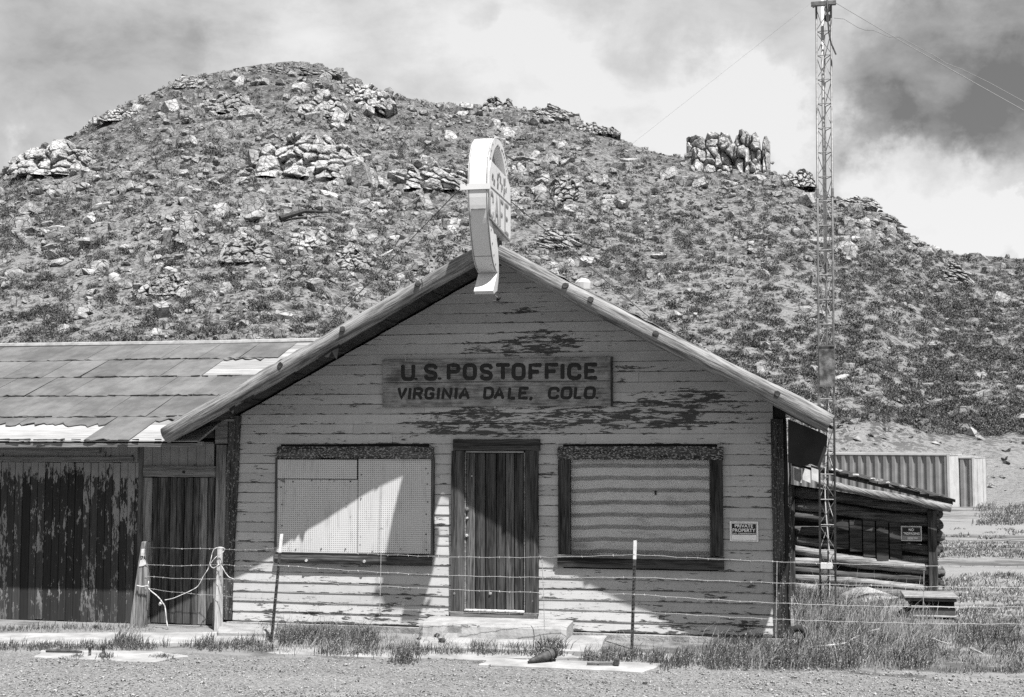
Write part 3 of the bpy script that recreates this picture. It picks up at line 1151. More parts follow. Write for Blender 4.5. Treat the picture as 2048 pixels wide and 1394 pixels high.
VS, TS, base = [], [], 0
SM = [hull_arr(300 + i, (1.1, .95, .8), i % 4 == 0, 14) for i in range(10)]
for (px, py, s) in cand:
    if (px, py, s) in bigset:
        continue
    c, dist = hill_at(px, py)
    sz = s * dist / F
    V, T = SM[rng.randrange(10)]
    a = rng.uniform(0, 6.28)
    ca, sa = math.cos(a), math.sin(a)
    R3 = np.array([[ca, -sa, 0], [sa, ca, 0], [0, 0, 1]])
    VS.append((V * (sz * rng.uniform(0.7, 1.2), sz * rng.uniform(0.7, 1.2), sz)) @ R3.T + np.array(c) + (0, 0, sz * 0.24))
    TS.append(T + base)
    base += len(V)
# a fine scatter of smaller stones
N = 14000
azr = NP.uniform(azel(-300, 600)[0], azel(2300, 600)[0], N)
tr_ = NP.random(N) ** 0.8 * 0.97 + 0.02
rrs = R0 + tr_ * (np.interp(azr, _Raz, _R) - R0)
xs_, ys_ = rrs * np.sin(azr), rrs * np.cos(azr) - 16
cl_ = fbm(rrs * np.sin(azr) / 14, rrs * np.cos(azr) / 14, 3, 77)
keep = NP.random(N) < 0.45 + cl_ * 1.2
azr, rrs, xs_, ys_ = azr[keep], rrs[keep], xs_[keep], ys_[keep]
zs_ = hill_z(azr, rrs)
SS = [hull_arr(350 + i, (1, .9, .7), False, 9) for i in range(8)]
for x, y, z in zip(xs_, ys_, zs_):
    V, T = SS[rng.randrange(8)]
    sz = 0.12 + 0.34 * rng.random() ** 2.5
    VS.append(V * (sz * rng.uniform(0.8, 1.6), sz * rng.uniform(0.8, 1.6), sz) + (x, y, z + sz * 0.1))
    TS.append(T + base)
    base += len(V)
o = link_mesh('rubble', np_mesh('rubble', np.concatenate(VS), np.concatenate(TS), M['rock']))
props(o, 'small pale stones scattered all over the hillside', None, None, 'stuff')


# ------------------------------------------------------------------ scrub
def shrub_arr(seed, n=80, leaf=.24):
    """a rounded bush: small leaf faces spread through an uneven dome"""
    r = np.random.default_rng(seed)
    d = r.normal(size=(n, 3))
    d[:, 2] = np.abs(d[:, 2])
    d /= np.linalg.norm(d, axis=1)[:, None]
    lob = 1 + .22 * np.sin(np.arctan2(d[:, 1], d[:, 0]) * r.integers(2, 5) + r.uniform(0, 6)) + .12 * r.normal(size=n)
    C_ = d * (r.uniform(.35, 1.0, n) ** .6 * lob)[:, None] * np.array([1, 1, .78])
    e1 = d * .8 + r.normal(size=(n, 3)) * .6
    e1[:, 2] += .35
    e1 /= np.linalg.norm(e1, axis=1)[:, None]
    e2 = np.cross(e1, r.normal(size=(n, 3)))
    e2 /= np.linalg.norm(e2, axis=1)[:, None] + 1e-6
    L = (leaf * r.uniform(.7, 1.3, n))[:, None]
    V = np.stack([C_ - e1 * L * .5 - e2 * L * .32, C_ - e1 * L * .5 + e2 * L * .32, C_ + e1 * L * .75], 1).reshape(-1, 3)
    T = np.arange(3 * n).reshape(-1, 3)
    return V, T


SH = [shrub_arr(500 + i, 84, .26) for i in range(8)]
SHM = [np_mesh('shrub', v, t_, M['shrub']) for v, t_ in [shrub_arr(600 + i, 300, .15) for i in range(6)]]
sc = []
while len(sc) < 13500:
    px = rng.uniform(-260, 2250)
    sk = skyline_py(px)
    py = sk + 1 + (872 - sk) * rng.random() ** 0.9
    if py > 850 and px > 1640 and px < 1830:
        continue
    f = (py - sk) / (872 - sk)
    c01 = float(fbm(np.array([px / 55.0]), np.array([py / 30.0]), 2, 51)[0])
    dn = 0.55 + c01 * 1.0 + (0.2 if f < .35 else 0)
    if px > 1650:
        dn += 0.35 * min((px - 1650) / 250, 1)
    if rng.random() > dn:
        continue
    s = rng.uniform(0.27, 0.66) * (1.0 + 0.5 * (rng.random() < 0.12))
    sc.append((px, py, s))
pos_ = []
for (px, py, s) in sc:
    c, dist = hill_at(px, py)
    pos_.append((px, py, s * (0.75 + 0.35 * min(dist / 200, 1.3)), c, dist))
vis = sorted([q for q in pos_ if 0 < q[0] < 2048 and not behind_house(q[0], q[1])], key=lambda q: -q[2] / q[4])
bigs = set(id(q) for q in vis[:296])
LOW = [(400, 690, 'the middle of the shed ridge'), (120, 700, 'the far end of the shed ridge'), (620, 690, 'the foot of the darker rake log'), (760, 620, 'the knots on the darker rake log'), (870, 560, 'the rake log near the ridge'),
       (1060, 520, 'the ridge end of the sunlit rake log'), (1166, 560, 'the turbine vent'), (1280, 640, 'the split in the sunlit rake log'), (1420, 730, 'the lower part of the sunlit rake log'), (1560, 800, 'the box flue'),
       (1650, 730, 'the rusty sheet on the mast'), (1720, 850, 'the bare patch behind the container'), (1655, 640, 'the pipe end on the mast'), (1860, 860, 'the pale top of the long container'), (1960, 880, 'the second container'),
       (2010, 780, 'the far edge of the lower slope'), (1900, 720, 'the open slope beyond the mast'), (1790, 780, 'the white stones beyond the mast')]


VS, TS, base = [], [], 0
for q in pos_:
    px, py, s, c, dist = q
    if id(q) in bigs:
        o = bpy.data.objects.new('shrub', SHM[rng.randrange(6)])
        COL.objects.link(o)
        o.location = c
        o.rotation_euler = (0, 0, rng.uniform(0, 6.28))
        hz_ = rng.choice((.75, .95, 1.2))
        o.scale = (s * rng.uniform(0.95, 1.15), s * rng.uniform(0.95, 1.15), s * hz_)
        props(o, unique('%s %s sagebrush' % ('big' if s > .95 else ('medium' if s > .78 else 'small'), 'squat' if hz_ < .8 else 'tall' if hz_ > 1 else 'rounded'), px, py, LOW), 'shrub', 'sagebrush on the lower hillside')
        continue
    V, T = SH[rng.randrange(8)]
    a = rng.uniform(0, 6.28)
    ca, sa = math.cos(a), math.sin(a)
    R3 = np.array([[ca, -sa, 0], [sa, ca, 0], [0, 0, 1]])
    VS.append((V * (s, s, s * rng.uniform(0.8, 1.2))) @ R3.T + np.array(c))
    TS.append(T + base)
    base += len(V)
o = link_mesh('scrub', np_mesh('scrub', np.concatenate(VS), np.concatenate(TS), M['shrub']))
props(o, 'sagebrush and low scrub covering the hillside', None, None, 'stuff')
# a dead tree trunk lying on the slope
c, dist = hill_at(560, 447)
k = dist / F
tk = thing('fallen_trunk', 'dark dead trunk lying on the slope beside the large pointed boulder', 'dead tree', c)
e = c + RGT * (75 * k) + Vector((0, 3, 17 * k + 0.8))
MB().tube([c + Vector((0, 0, .5)), (c + e) / 2 + Vector((0, 0, .7)), e], [0.32, 0.24, 0.1], 7).build('trunk', M['jamb_x'], tk)
for i in range(5):
    f = 0.25 + i * 0.16
    b = c.lerp(e, f) + Vector((0, 0, .5))
    MB().tube([b, b + Vector((rng.uniform(-.2, .5), -0.3, rng.choice((-1, 1)) * rng.uniform(.5, .9)))], [0.07, 0.03], 5).build('branch', M['jamb_x'], tk)
# ------------------------------------------------------------------ the post office
HX, HZ = -3.5, 4.73                          # ridge of the gable
SL = 0.535
XL, XR = -7.33, -0.02                        # outer corners of the front wall


def rake_z(x):
    return HZ - SL * abs(x - HX)


house = thing('post_office', 'weathered clapboard post office with a gable roof, boarded window and plank door', 'building', (-3.6, 0, 0))
FB = 0.085                                   # foot of the siding
# openings of the front wall (x0, x1, z0, z1)
WLr = rect(553, 896, 866, 1130)
DR = rect(903, 882, 1076, 1236)
WRr = rect(1117, 896, 1446, 1136)
OPEN = [(WLr[0] + .05, WLr[1] - .05, WLr[2] + .05, WLr[3] - .05), (DR[0] + .05, DR[1] - .05, 0.0, DR[3] - .05), (WRr[0] + .06, WRr[1] - .06, WRr[2] + .06, WRr[3] - .06)]
PITCH = 0.1285
z = FB
row = 0
while z < HZ - 0.12:
    zt = z + PITCH - 0.0015
    xa, xb = XL + 0.16, XR - 0.15
    # under the rake the course is cut by the roof
    def lim(zz):
        d = max((HZ - 0.02 - zz) / SL, 0.0)
        return max(xa, HX - d), min(xb, HX + d)
    a0, b0 = lim(z)
    a1, b1 = lim(zt)
    spans = [(a0, b0)]
    for (ox0, ox1, oz0, oz1) in OPEN:
        if zt > oz0 + 0.02 and z < oz1 - 0.02:
            ns = []
            for s0, s1 in spans:
                if ox1 <= s0 or ox0 >= s1:
                    ns.append((s0, s1))
                    continue
                if ox0 - s0 > 0.02:
                    ns.append((s0, ox0))
                if s1 - ox1 > 0.02:
                    ns.append((ox1, s1))
            spans = ns
    cut = []
    for s0, s1 in spans:                     # butt joints here and there
        x = s0
        while s1 - x > 3.2:
            j = x + rng.uniform(1.3, 3.0)
            if s1 - j < 0.5:
                break
            cut.append((x, j - 0.003))
            x = j
        cut.append((x, s1))
    for s0, s1 in cut:
        t0 = a1 if s0 == a0 else s0
        t1 = b1 if s1 == b0 else s1
        yb = -0.0125 - rng.uniform(0, 0.004)
        dz = rng.uniform(-0.002, 0.002)
        m = MB()
        nseg = max(1, int((s1 - s0) / 0.35))
        b = 0
        pts = []
        for i in range(nseg + 1):
            f = i / nseg
            x0_, x1_ = s0 + (s1 - s0) * f, t0 + (t1 - t0) * f
            wv = 0.0035 * math.sin(x0_ * 2.1 + row * 1.7) + rng.uniform(-0.0016, 0.0016)
            m.v += [(x0_, yb + rng.uniform(-.0012, .0012), z + dz + wv), (x1_, -0.002, zt + dz + wv * .4), (x1_, 0.012, zt + dz + wv * .4), (x0_, 0.012, z + dz + wv)]
        for i in range(nseg):
            for k in range(4):
                k2 = (k + 1) % 4
                m.f.append((i * 4 + k, i * 4 + k2, i * 4 + 4 + k2, i * 4 + 4 + k))
        m.f.append((0, 1, 2, 3))
        m.f.append(tuple(nseg * 4 + k for k in (3, 2, 1, 0)))
        m.build('plank', M['paint'], house)
    z += PITCH
    row += 1

# the shell behind the siding, with the side and rear walls
sh = MB()
yb0, yb1 = 0.014, 0.05
def strip(x0, x1, z0):
    poly = [(x0, yb0, z0), (x1, yb0, z0), (x1, yb0, rake_z(x1) - 0.03)]
    if x0 < HX < x1:
        poly.append((HX, yb0, HZ - 0.03))
    poly.append((x0, yb0, rake_z(x0) - 0.03))
    sh.prism(poly, (0, yb1 - yb0, 0))
for (xa, xb, z0) in [(XL, OPEN[0][0], 0), (OPEN[0][1] + .001, OPEN[1][0], 0), (OPEN[1][1] + .001, OPEN[2][0], 0), (OPEN[2][1] + .001, XR, 0),
                     (OPEN[0][0] + .001, OPEN[0][1], OPEN[0][3]), (OPEN[1][0] + .001, OPEN[1][1], OPEN[1][3]), (OPEN[2][0] + .001, OPEN[2][1], OPEN[2][3])]:
    strip(xa, xb, z0)
for w_ in (OPEN[0], OPEN[2]):
    sh.box(w_[0] + .001, w_[1], yb0, yb1, 0, w_[2])
sh.build('wall', M['void'], house)
m = MB()
zz = 0.08
while zz < 2.72:
    m.quad8([(XR - .01, .052, zz), (XR + .014, .052, zz), (XR + .014, 6.0, zz), (XR - .01, 6.0, zz), (XR - .01, .052, zz + .127), (XR + .002, .052, zz + .127), (XR + .002, 6.0, zz + .127), (XR - .01, 6.0, zz + .127)])
    zz += PITCH
m.build('side_wall', M['paint'], house)
MB().box(XL, XL + .04, .052, 6.0, 0, 2.6).build('side_wall', M['jamb'], house)
MB().prism([(XL, 6.0, 0), (XR, 6.0, 0), (XR, 6.0, 2.7), (HX, 6.0, 4.65), (XL, 6.0, 2.6)], (0, .05, 0)).build('rear_wall', M['jamb'], house)
MB().box(XL + .05, XR - .03, .06, 5.99, 0.02, 0.10).build('floor', M['void'], house)

# corner posts
def post_px(x0, x1, y0, y1, Ya, Yb, mt, name='corner_post', parent=house, zb=None, lean=0.0):
    a, b, z0, z1 = rect(x0, y0, x1, y1, Ya)
    if zb is not None:
        z0 = zb
    n = 9
    m = MB()
    for i in range(n):
        f = i / (n - 1)
        zz = z0 + (z1 - z0) * f
        j1, j2 = rng.uniform(-.006, .006), rng.uniform(-.006, .006)
        l = lean * (1 - f)
        m.v += [(a + l + j1, Ya, zz), (b + l + j2, Ya, zz), (b + l + j2, Yb, zz), (a + l + j1, Yb, zz)]
    for i in range(n - 1):
        for k in range(4):
            k2 = (k + 1) % 4
            m.f.append((i * 4 + k, i * 4 + k2, i * 4 + 4 + k2, i * 4 + 4 + k))
    m.f.append((3, 2, 1, 0))
    m.f.append(tuple((n - 1) * 4 + k for k in range(4)))
    return m.build(name, mt, parent)


post_px(455, 478, 832, 1240, -0.035, 0.012, M['post'], lean=-0.09)
post_px(1545, 1569, 838, 1274, -0.03, 0.012, M['post'])
post_px(1570, 1577, 845, 1276, -0.015, 0.012, M['void'])  # near-black strip standing in for the shaded gap beside the post
m = MB()
pts = [P(1580 + rng.uniform(-2, 2), y, -0.02) for y in np.linspace(870, 1276, 16)]
m.tube(pts, [0.016 + rng.uniform(-.006, .008) for _ in pts], 6, wob=.3)
m.build('corner_strip', M['post'], house)

# foundation, showing under the siding on the door's far side
a = P(1205, 1268, -0.02)
m = MB()
n = 24
for i in range(n + 1):
    x = XL + .1 + (XR + .06 - XL - .1) * i / n
    t_ = rng.uniform(-.012, .012)
    m.v += [(x, -0.10 + t_, -0.08), (x, -0.09 + t_, FB - .012 + t_ * .2), (x, .01, FB - .012 + t_ * .2), (x, .01, -.08)]
for i in range(n):
    for k in range(4):
        k2 = (k + 1) % 4
        m.f.append((i * 4 + k, i * 4 + k2, i * 4 + 4 + k2, i * 4 + 4 + k))
m.f += [(0, 1, 2, 3), tuple(n * 4 + k for k in (3, 2, 1, 0))]
m.build('foundation', M['found'], house)

# roof: two slopes of boards on log rakes
RB = 6.3
for sgn, xe, RF in ((-1, -7.70, -0.93), (1, 0.47, -1.09)):
    u0, u1 = 0.02, 0.12
    e0 = rake_z(xe)
    poly = [(HX, RF, HZ + u0), (xe, RF, e0 + u0), (xe - sgn * .03, RF, e0 + u1), (HX, RF, HZ + u1)]
    m = MB().prism(poly, (0, RB - RF, 0))
    r = m.build('roof', M['deck'], house)
    # ragged roofing edge lying on the deck
    m = MB()
    n = 46
    b_ = 0
    for i in range(n + 1):
        x = HX + (xe - HX) * i / n
        zf = HZ + (e0 - HZ) * i / n + u1 + 0.003
        yf = RF - 0.015 - rng.random() ** 3 * 0.05 + 0.02
        cz = rng.random() ** 4 * 0.02
        m.v += [(x, yf, zf + cz), (x, RB, zf), (x, RB, zf + .012), (x, yf, zf + .012 + cz)]
    for i in range(n):
        for k in range(4):
            k2 = (k + 1) % 4
            m.f.append((i * 4 + k, i * 4 + k2, i * 4 + 4 + k2, i * 4 + 4 + k))
    m.f += [(0, 1, 2, 3), tuple(n * 4 + k for k in (3, 2, 1, 0))]
    m.build('roofing', M['ridgecap'], r)
    # soffit boards seen from below
    for k in range(7):
        d = 0.25 + k * 0.62
        x = HX + sgn * d
        MB().quad8([(x - .05, RF + .05, rake_z(x - .05) + .0), (x + .05, RF + .05, rake_z(x + .05) + .0), (x + .05, -0.03, rake_z(x + .05)), (x - .05, -0.03, rake_z(x - .05)),
                    (x - .05, RF + .05, rake_z(x - .05) + .018), (x + .05, RF + .05, rake_z(x + .05) + .018), (x + .05, -0.03, rake_z(x + .05) + .018), (x - .05, -0.03, rake_z(x - .05) + .018)]).build('soffit_board', M['deck'], r)
    # the peeled log along the rake
    n = 26
    pts, rs = [], []
    for i in range(n + 1):
        f = i / n
        x = HX + sgn * 0.05 + (xe - sgn * -0.0 - HX - sgn * .05) * f
        pts.append(Vector((x, RF - 0.02 + 0.012 * math.sin(f * 9 + sgn), rake_z(x) + 0.015 + 0.016 * math.sin(f * 7 + 1 + sgn))))
        rs.append(0.098 + 0.016 * f + 0.006 * math.sin(f * 23))
    lg = MB().tube(pts, rs, 14, wob=0.03).build('rake_log', M['rake_l'] if sgn < 0 else M['rake_r'], house, smooth=True)
    for f in ((0.2, 0.45, 0.63) if sgn < 0 else (0.24, 0.31, 0.52, 0.86)):
        p = pts[int(f * n)] + Vector((sgn * .02, 0, rng.uniform(-.01, .03)))
        MB().tube([p + Vector((0, -.05, 0)), p + Vector((0.01, -.125, 0.006))], [.05, .032], 8, wob=.15).build('knot', M['jamb_x'], lg)
# torn roofing hanging off the left rake: what notches the shadow on the boarded window
RF = -.93
for f, d_, w_ in ((0.47, .16, .05), (0.50, .07, .10), (0.62, .06, .12), (0.75, .05, .1), (0.80, .1, .04)):
    x = HX - 4.1 * f
    zc = rake_z(x) - .10
    MB().prism([(x - w_, RF - .06, zc - .02 + SL * -w_), (x + w_, RF - .06, zc + SL * w_), (x + w_ * .3, RF - .06, zc - d_), (x - w_ * .2, RF - .06, zc - d_ * .8)], (0, .012, 0)).build('torn_edge', M['tar'], house)
# eave flap by the mast: black block painted as shade, deepened to stop sun
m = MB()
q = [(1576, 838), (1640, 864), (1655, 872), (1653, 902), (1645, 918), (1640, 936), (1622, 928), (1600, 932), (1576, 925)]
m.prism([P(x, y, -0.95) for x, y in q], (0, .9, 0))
m.build('eave_shade_flap', M['void'], house)
# turbine vent and its neck on the slope by the sign, and a small box flue low on the same slope
vx = P(1166, 570, 1.2)
vz = HZ + .12 - SL * abs(vx.x - HX)
m = MB()
V0 = (vx.x, 1.2)
m.tube([(V0[0], 1.2, vz - .05), (V0[0], 1.2, vx.z - .02)], .075, 12)
vent = m.build('roof_vent', M['steel'], house, smooth=False)
m = MB()
hz = vx.z
prof = [(.06, -.09), (.10, -.06), (.11, .03), (.075, .075), (.02, .095)]
nn = 14
for r_, z_ in prof:
    for k in range(nn):
        a_ = 6.2832 * k / nn
        rr_ = r_ * (1 + .06 * (k % 2))
        m.v.append((V0[0] + rr_ * math.cos(a_), 1.2 + rr_ * math.sin(a_), hz + z_))
for i in range(len(prof) - 1):
    for k in range(nn):
        k2 = (k + 1) % nn
        m.f.append((i * nn + k, i * nn + k2, (i + 1) * nn + k2, (i + 1) * nn + k))
m.f.append(tuple(range(nn - 1, -1, -1)))
m.f.append(tuple((len(prof) - 1) * nn + k for k in range(nn)))
m.build('vent_cap', M['contend'], vent)
fx = P(1612, 826, 2.0)
MB().box(fx.x - .09, fx.x + .09, 1.9, 2.1, rake_z(fx.x) + .1, fx.z + .06).build('box_flue', M['signwhite'], house, bevel=.008)

# ---- boarded window
win = thing('window', None, None, (-5.5, 0, 1.6))
win.parent = house
win.location = WL[win] - WL[house]
def board_px(name, x0, y0, x1, y1, Yf, Yb, mt, parent, rough=0.0, bev=0.004):
    a, b, z0, z1 = rect(x0, y0, x1, y1, Yf)
    if not rough:
        return MB().box(a, b, Yf, Yb, z0, z1).build(name, mt, parent, bevel=bev)
    m = MB()
    lx = (b - a) > (z1 - z0)
    n = 16
    for i in range(n + 1):
        f = i / n
        r1, r2, r3 = (rng.uniform(-rough, rough) for _ in range(3))
        if lx:
            x = a + (b - a) * f
            m.v += [(x, Yf + r3 * .6, z0 + r1), (x, Yf - abs(r2) - .012, (z0 + z1) / 2 + r2), (x, Yf + r3 * .6, z1 + r2), (x, Yb, z1 + r2), (x, Yb, z0 + r1)]
        else:
            zq = z0 + (z1 - z0) * f
            m.v += [(a + r1, Yf + r3 * .6, zq), ((a + b) / 2, Yf - abs(r2) - .012, zq), (b + r2, Yf + r3 * .6, zq), (b + r2, Yb, zq), (a + r1, Yb, zq)]
    for i in range(n):
        for k in range(5):
            k2 = (k + 1) % 5
            m.f.append((i * 5 + k, i * 5 + k2, i * 5 + 5 + k2, i * 5 + 5 + k))
    m.f += [(0, 1, 2, 3, 4), tuple(n * 5 + k for k in (4, 3, 2, 1, 0))]
    return m.build(name, mt, parent)


board_px('header', 554, 893, 866, 917, -0.075, -0.005, M['bark'], win, .006)
board_px('sill', 549, 1112, 862, 1129, -0.075, -0.005, M['jamb_x'], win, .005)
MB().box(*rect(551, 1106, 862, 1113, -.05)[:2], -.055, -.006, rect(551, 1107, 862, 1113, -.05)[2], rect(551, 1107, 862, 1112, -.05)[3]).build('ledge', M['void'], win)
board_px('stile', 862, 915, 868, 1112, -0.045, -0.006, M['jamb'], win)
board_px('stile', 549, 915, 554, 1112, -0.045, -0.006, M['jamb'], win)
board_px('pegboard', 555, 919, 714, 957.5, -0.040, -0.030, M['peg'], win, bev=.0015)
board_px('pegboard', 716, 918, 862, 1107, -0.036, -0.026, M['peg'], win, bev=.0015)
board_px('pegboard', 554, 959, 714.7, 1107, -0.033, -0.023, M['peg'], win, bev=.0015)
MB().prism([P(556, 958, -.043), P(566, 957, -.043), P(570, 966, -.05), P(562, 962, -.05)], (0, .008, 0)).build('torn_flap', M['signdark'], win)
for (x, y) in ((728, 1123), (612, 1121)):
    p = P(x, y, -.10)
    MB().tube([p, p + Vector((0, .03, 0))], [.018, .024], 8).build('knot', M['branch'], win)

for (x, y) in [(562, y_) for y_ in (972, 1010, 1050, 1090)] + [(853, y_) for y_ in (935, 968, 1003, 1030, 1068, 1098)] + [(x_, 1100) for x_ in (590, 640, 690, 745, 800)] + [(x_, 962) for x_ in (585, 622, 660, 700)] + [(714, 935), (722, 950), (722, 1000)]:
    p = P(x + rng.uniform(-2, 2), y + rng.uniform(-3, 3), -.046)
    MB().tube([p + Vector((0, .012, 0)), p], [.011, .007], 6).build('nail', M['rust'], win)

# ---- curtained window
win2 = thing('window', 'curtained glass window', None, (-1.8, 0, 1.6))
win2.parent = house
win2.location = WL[win2] - WL[house]
board_px('header', 1115, 893, 1446, 919, -0.075, -0.005, M['bark'], win2, .006)
board_px('jamb', 1116, 919, 1140, 1112, -0.06, -0.004, M['jamb'], win2, .002)
board_px('jamb', 1421, 919, 1446, 1112, -0.06, -0.004, M['jamb'], win2, .002)
board_px('sill', 1113, 1112, 1448, 1118, -0.085, -0.004, M['trim'], win2)
board_px('apron', 1115, 1118.5, 1448, 1137, -0.055, -0.004, M['jamb_x'], win2, .003)
a, b, z0, z1 = rect(1140, 919, 1421, 1112, -0.02)
MB().box(a, b, -0.008, -0.004, z0, z1).build('pane', M['glass'], win2)
n1, n2 = 60, 40
X_, Z_ = np.meshgrid(np.linspace(a - .04, b + .04, n1), np.linspace(z0 - .04, z1 + .03, n2))
Y_ = 0.024 + 0.012 * np.sin(X_ * 7 + Z_ * 2) + .006 * np.sin(X_ * 19 + Z_ * 5) + .006 * np.sin(Z_ * 21 + X_)
me = grid_mesh('curtain', X_ - WL[win2].x, Y_ - WL[win2].y, Z_ - WL[win2].z, M['curtain'])
link_mesh('curtain', me, win2)
MB().box(a - .02, a + .012, -.003, .0, z0, z1).build('sash', M['jamb'], win2)
MB().box(b - .012, b + .02, -.003, .0, z0, z1).build('sash', M['jamb'], win2)
p = P(1311, 986, -.012)
MB().box(p.x - .012, p.x + .012, -.0105, -.0082, p.z - .025, p.z + .03).build('latch', M['void'], win2)

# ---- door
door = thing('door', None, None, (-3.64, 0, 0.3))
door.parent = house
door.location = WL[door] - WL[house]
board_px('lintel', 906, 878, 1079, 901, -0.065, -0.004, M['jamb_x'], door, .004)
board_px('jamb', 902, 901.5, 928, 1231, -0.06, -0.004, M['jamb'], door, .003)
board_px('jamb', 1051, 901.5, 1076, 1231, -0.06, -0.004, M['jamb'], door, .003)
board_px('door_stop', 928.6, 905, 931.5, 1224, -0.045, -0.004, M['trim'], door)
board_px('door_stop', 1047.5, 905, 1050.4, 1224, -0.045, -0.004, M['trim'], door)
board_px('door_stop', 931, 901.8, 1047, 905.5, -0.045, -0.004, M['trim'], door)
xs = [932, 950.5, 970.5, 992.5, 1011, 1028.5, 1047]
for i in range(6):
    board_px('plank', xs[i] + .8, 906, xs[i + 1] - .8, 1219, -0.014 - rng.uniform(0, .012), .02, M['door'], door, bev=.007)
board_px('threshold', 928, 1220.5, 1048, 1224, -0.09, .02, M['palewood'], door)
board_px('threshold_board', 900, 1226, 1074, 1237, -0.075, -0.002, M['trim'], door)
for (x, y, r, nm, mt) in ((935, 1018, .034, 'lock', 'steel_dark'), (935, 1036, .022, 'lock', 'pole'), (934, 1071, .03, 'knob', 'pole')):
    p = P(x, y, -.03)
    pl = MB().tube([p + Vector((0, .012, 0)), p], [r, r * .9], 14).build(nm, M['steel_dark'], door)
    MB().tube([p - Vector((0, .0005, 0)), p + Vector((0, -.02, 0)), p + Vector((0, -.034, 0))], [r * .55, r * .7, r * .45], 12).build('button', M[mt], pl)
MB().tube([P(932, 1084, -.032), P(931, 1104, -.032)], .006, 6).build('pull', M['steel_dark'], door)
for (x, y) in ((980, 1187), (909, 1187), (1065, 1202), (944, 952)):
    p = P(x, y, -.062 if x in (909, 1065) else -.026)
    MB().tube([p + Vector((0, .006, 0)), p + Vector((0, -.012, 0))], [.02 if x != 944 else .008, .012], 7, wob=.3).build('knot', M['branch'] if x in (980, 944) else M['trim'], door)

# ------------------------------------------------------------------ stoop, slabs and walks
def slab_px(name, poly, z0, z1, mt, label, cat, ragged=0.02, sub=5, kind=None, bev=0.012):
    pts = []
    pl = [G(x, y, z1) for x, y in poly]
    n = len(pl)
    for i in range(n):
        for k in range(sub):
            q = pl[i].lerp(pl[(i + 1) % n], k / sub)
            pts.append(Vector((q.x + rng.uniform(-ragged, ragged), q.y + rng.uniform(-ragged, ragged), z0)))
    m = MB().prism(pts, (0, 0, z1 - z0))
    return m.build(name, mt, None, label=label, cat=cat, kind=kind, bevel=bev)


ns = NP
X0, X1 = G(832, 1250, .2).x, G(1140, 1250, .2).x
zs = 0.215
m = MB()
n = 30
for i in range(n + 1):
    x = X0 + (X1 - X0) * i / n
    j = rng.uniform(-.006, .006)
    e = .04 if i in (0, n) else 0
    dent = .035 if 6 <= i <= 8 else 0
    m.v += [(x, -.62 + e + j, .02), (x, -.615 + e + j + dent, .10), (x, -.60 + e + j + dent * .3, zs - .03 - e * .3), (x, -.57 + e, zs + j * .3 - e * .3), (x, -.066, zs + .012 - e * .2), (x, -.066, .02)]
for i in range(n):
    for k in range(6):
        k2 = (k + 1) % 6
        m.f.append((i * 6 + k, i * 6 + k2, i * 6 + 6 + k2, i * 6 + 6 + k))
m.f += [(0, 1, 2, 3, 4, 5), tuple(n * 6 + k for k in (5, 4, 3, 2, 1, 0))]
step = m.build('door_step', M['concrete'], None, label='chipped pale concrete step in front of the plank door', cat='step')
for i in range(4):
    p = P(930 + i * 9, 1252 + (i % 2) * 2, -.585)
    V, T = SM[i]
    o = link_mesh('chip', np_mesh('chip', V * (.045, .02, .03), T, M['found']), step, p)
slab_px('concrete_slab', [(838, 1292), (1196, 1302), (1214, 1271), (842, 1266)], -.04, .055, M['concrete2'], 'flat pale concrete slab lying under the door step', 'slab')
slab_px('concrete_slab', [(955, 1327), (1290, 1342), (1322, 1326), (985, 1316)], -.05, .03, M['concrete2'], 'narrow pale concrete slab at the gravel edge, under the old boot', 'slab', .03)
slab_px('concrete_walk', [(-120, 1287), (470, 1284), (530, 1278), (560, 1270), (440, 1264), (-120, 1266)], -.05, .015, M['concrete2'], 'strip of pale concrete walk along the shed', None, .04, kind='structure')
slab_px('concrete_slab', [(70, 1312), (300, 1322), (372, 1311), (330, 1303), (90, 1299)], -.05, .02, M['concrete2'], 'broken pale slab with two pipe stubs, in front of the shed', 'slab', .04)
slab_px('concrete_walk', [(1150, 1314), (1560, 1322), (1570, 1311), (1200, 1304)], -.05, .012, M['concrete2'], 'strip of pale walk in front of the curtained window', None, .04, kind='structure')
slab_px('concrete_walk', [(540, 1307), (960, 1319), (1150, 1314), (1140, 1304), (900, 1302), (560, 1294)], -.05, .010, M['concrete2'], 'strip of pale walk in front of the boarded window', None, .05, kind='structure')
slab_px('concrete_slab', [(435, 1264), (600, 1266), (605, 1258), (560, 1251), (440, 1243)], -.03, .06, M['concrete'], 'grey concrete footing at the foot of the corner post', 'footing', .012)

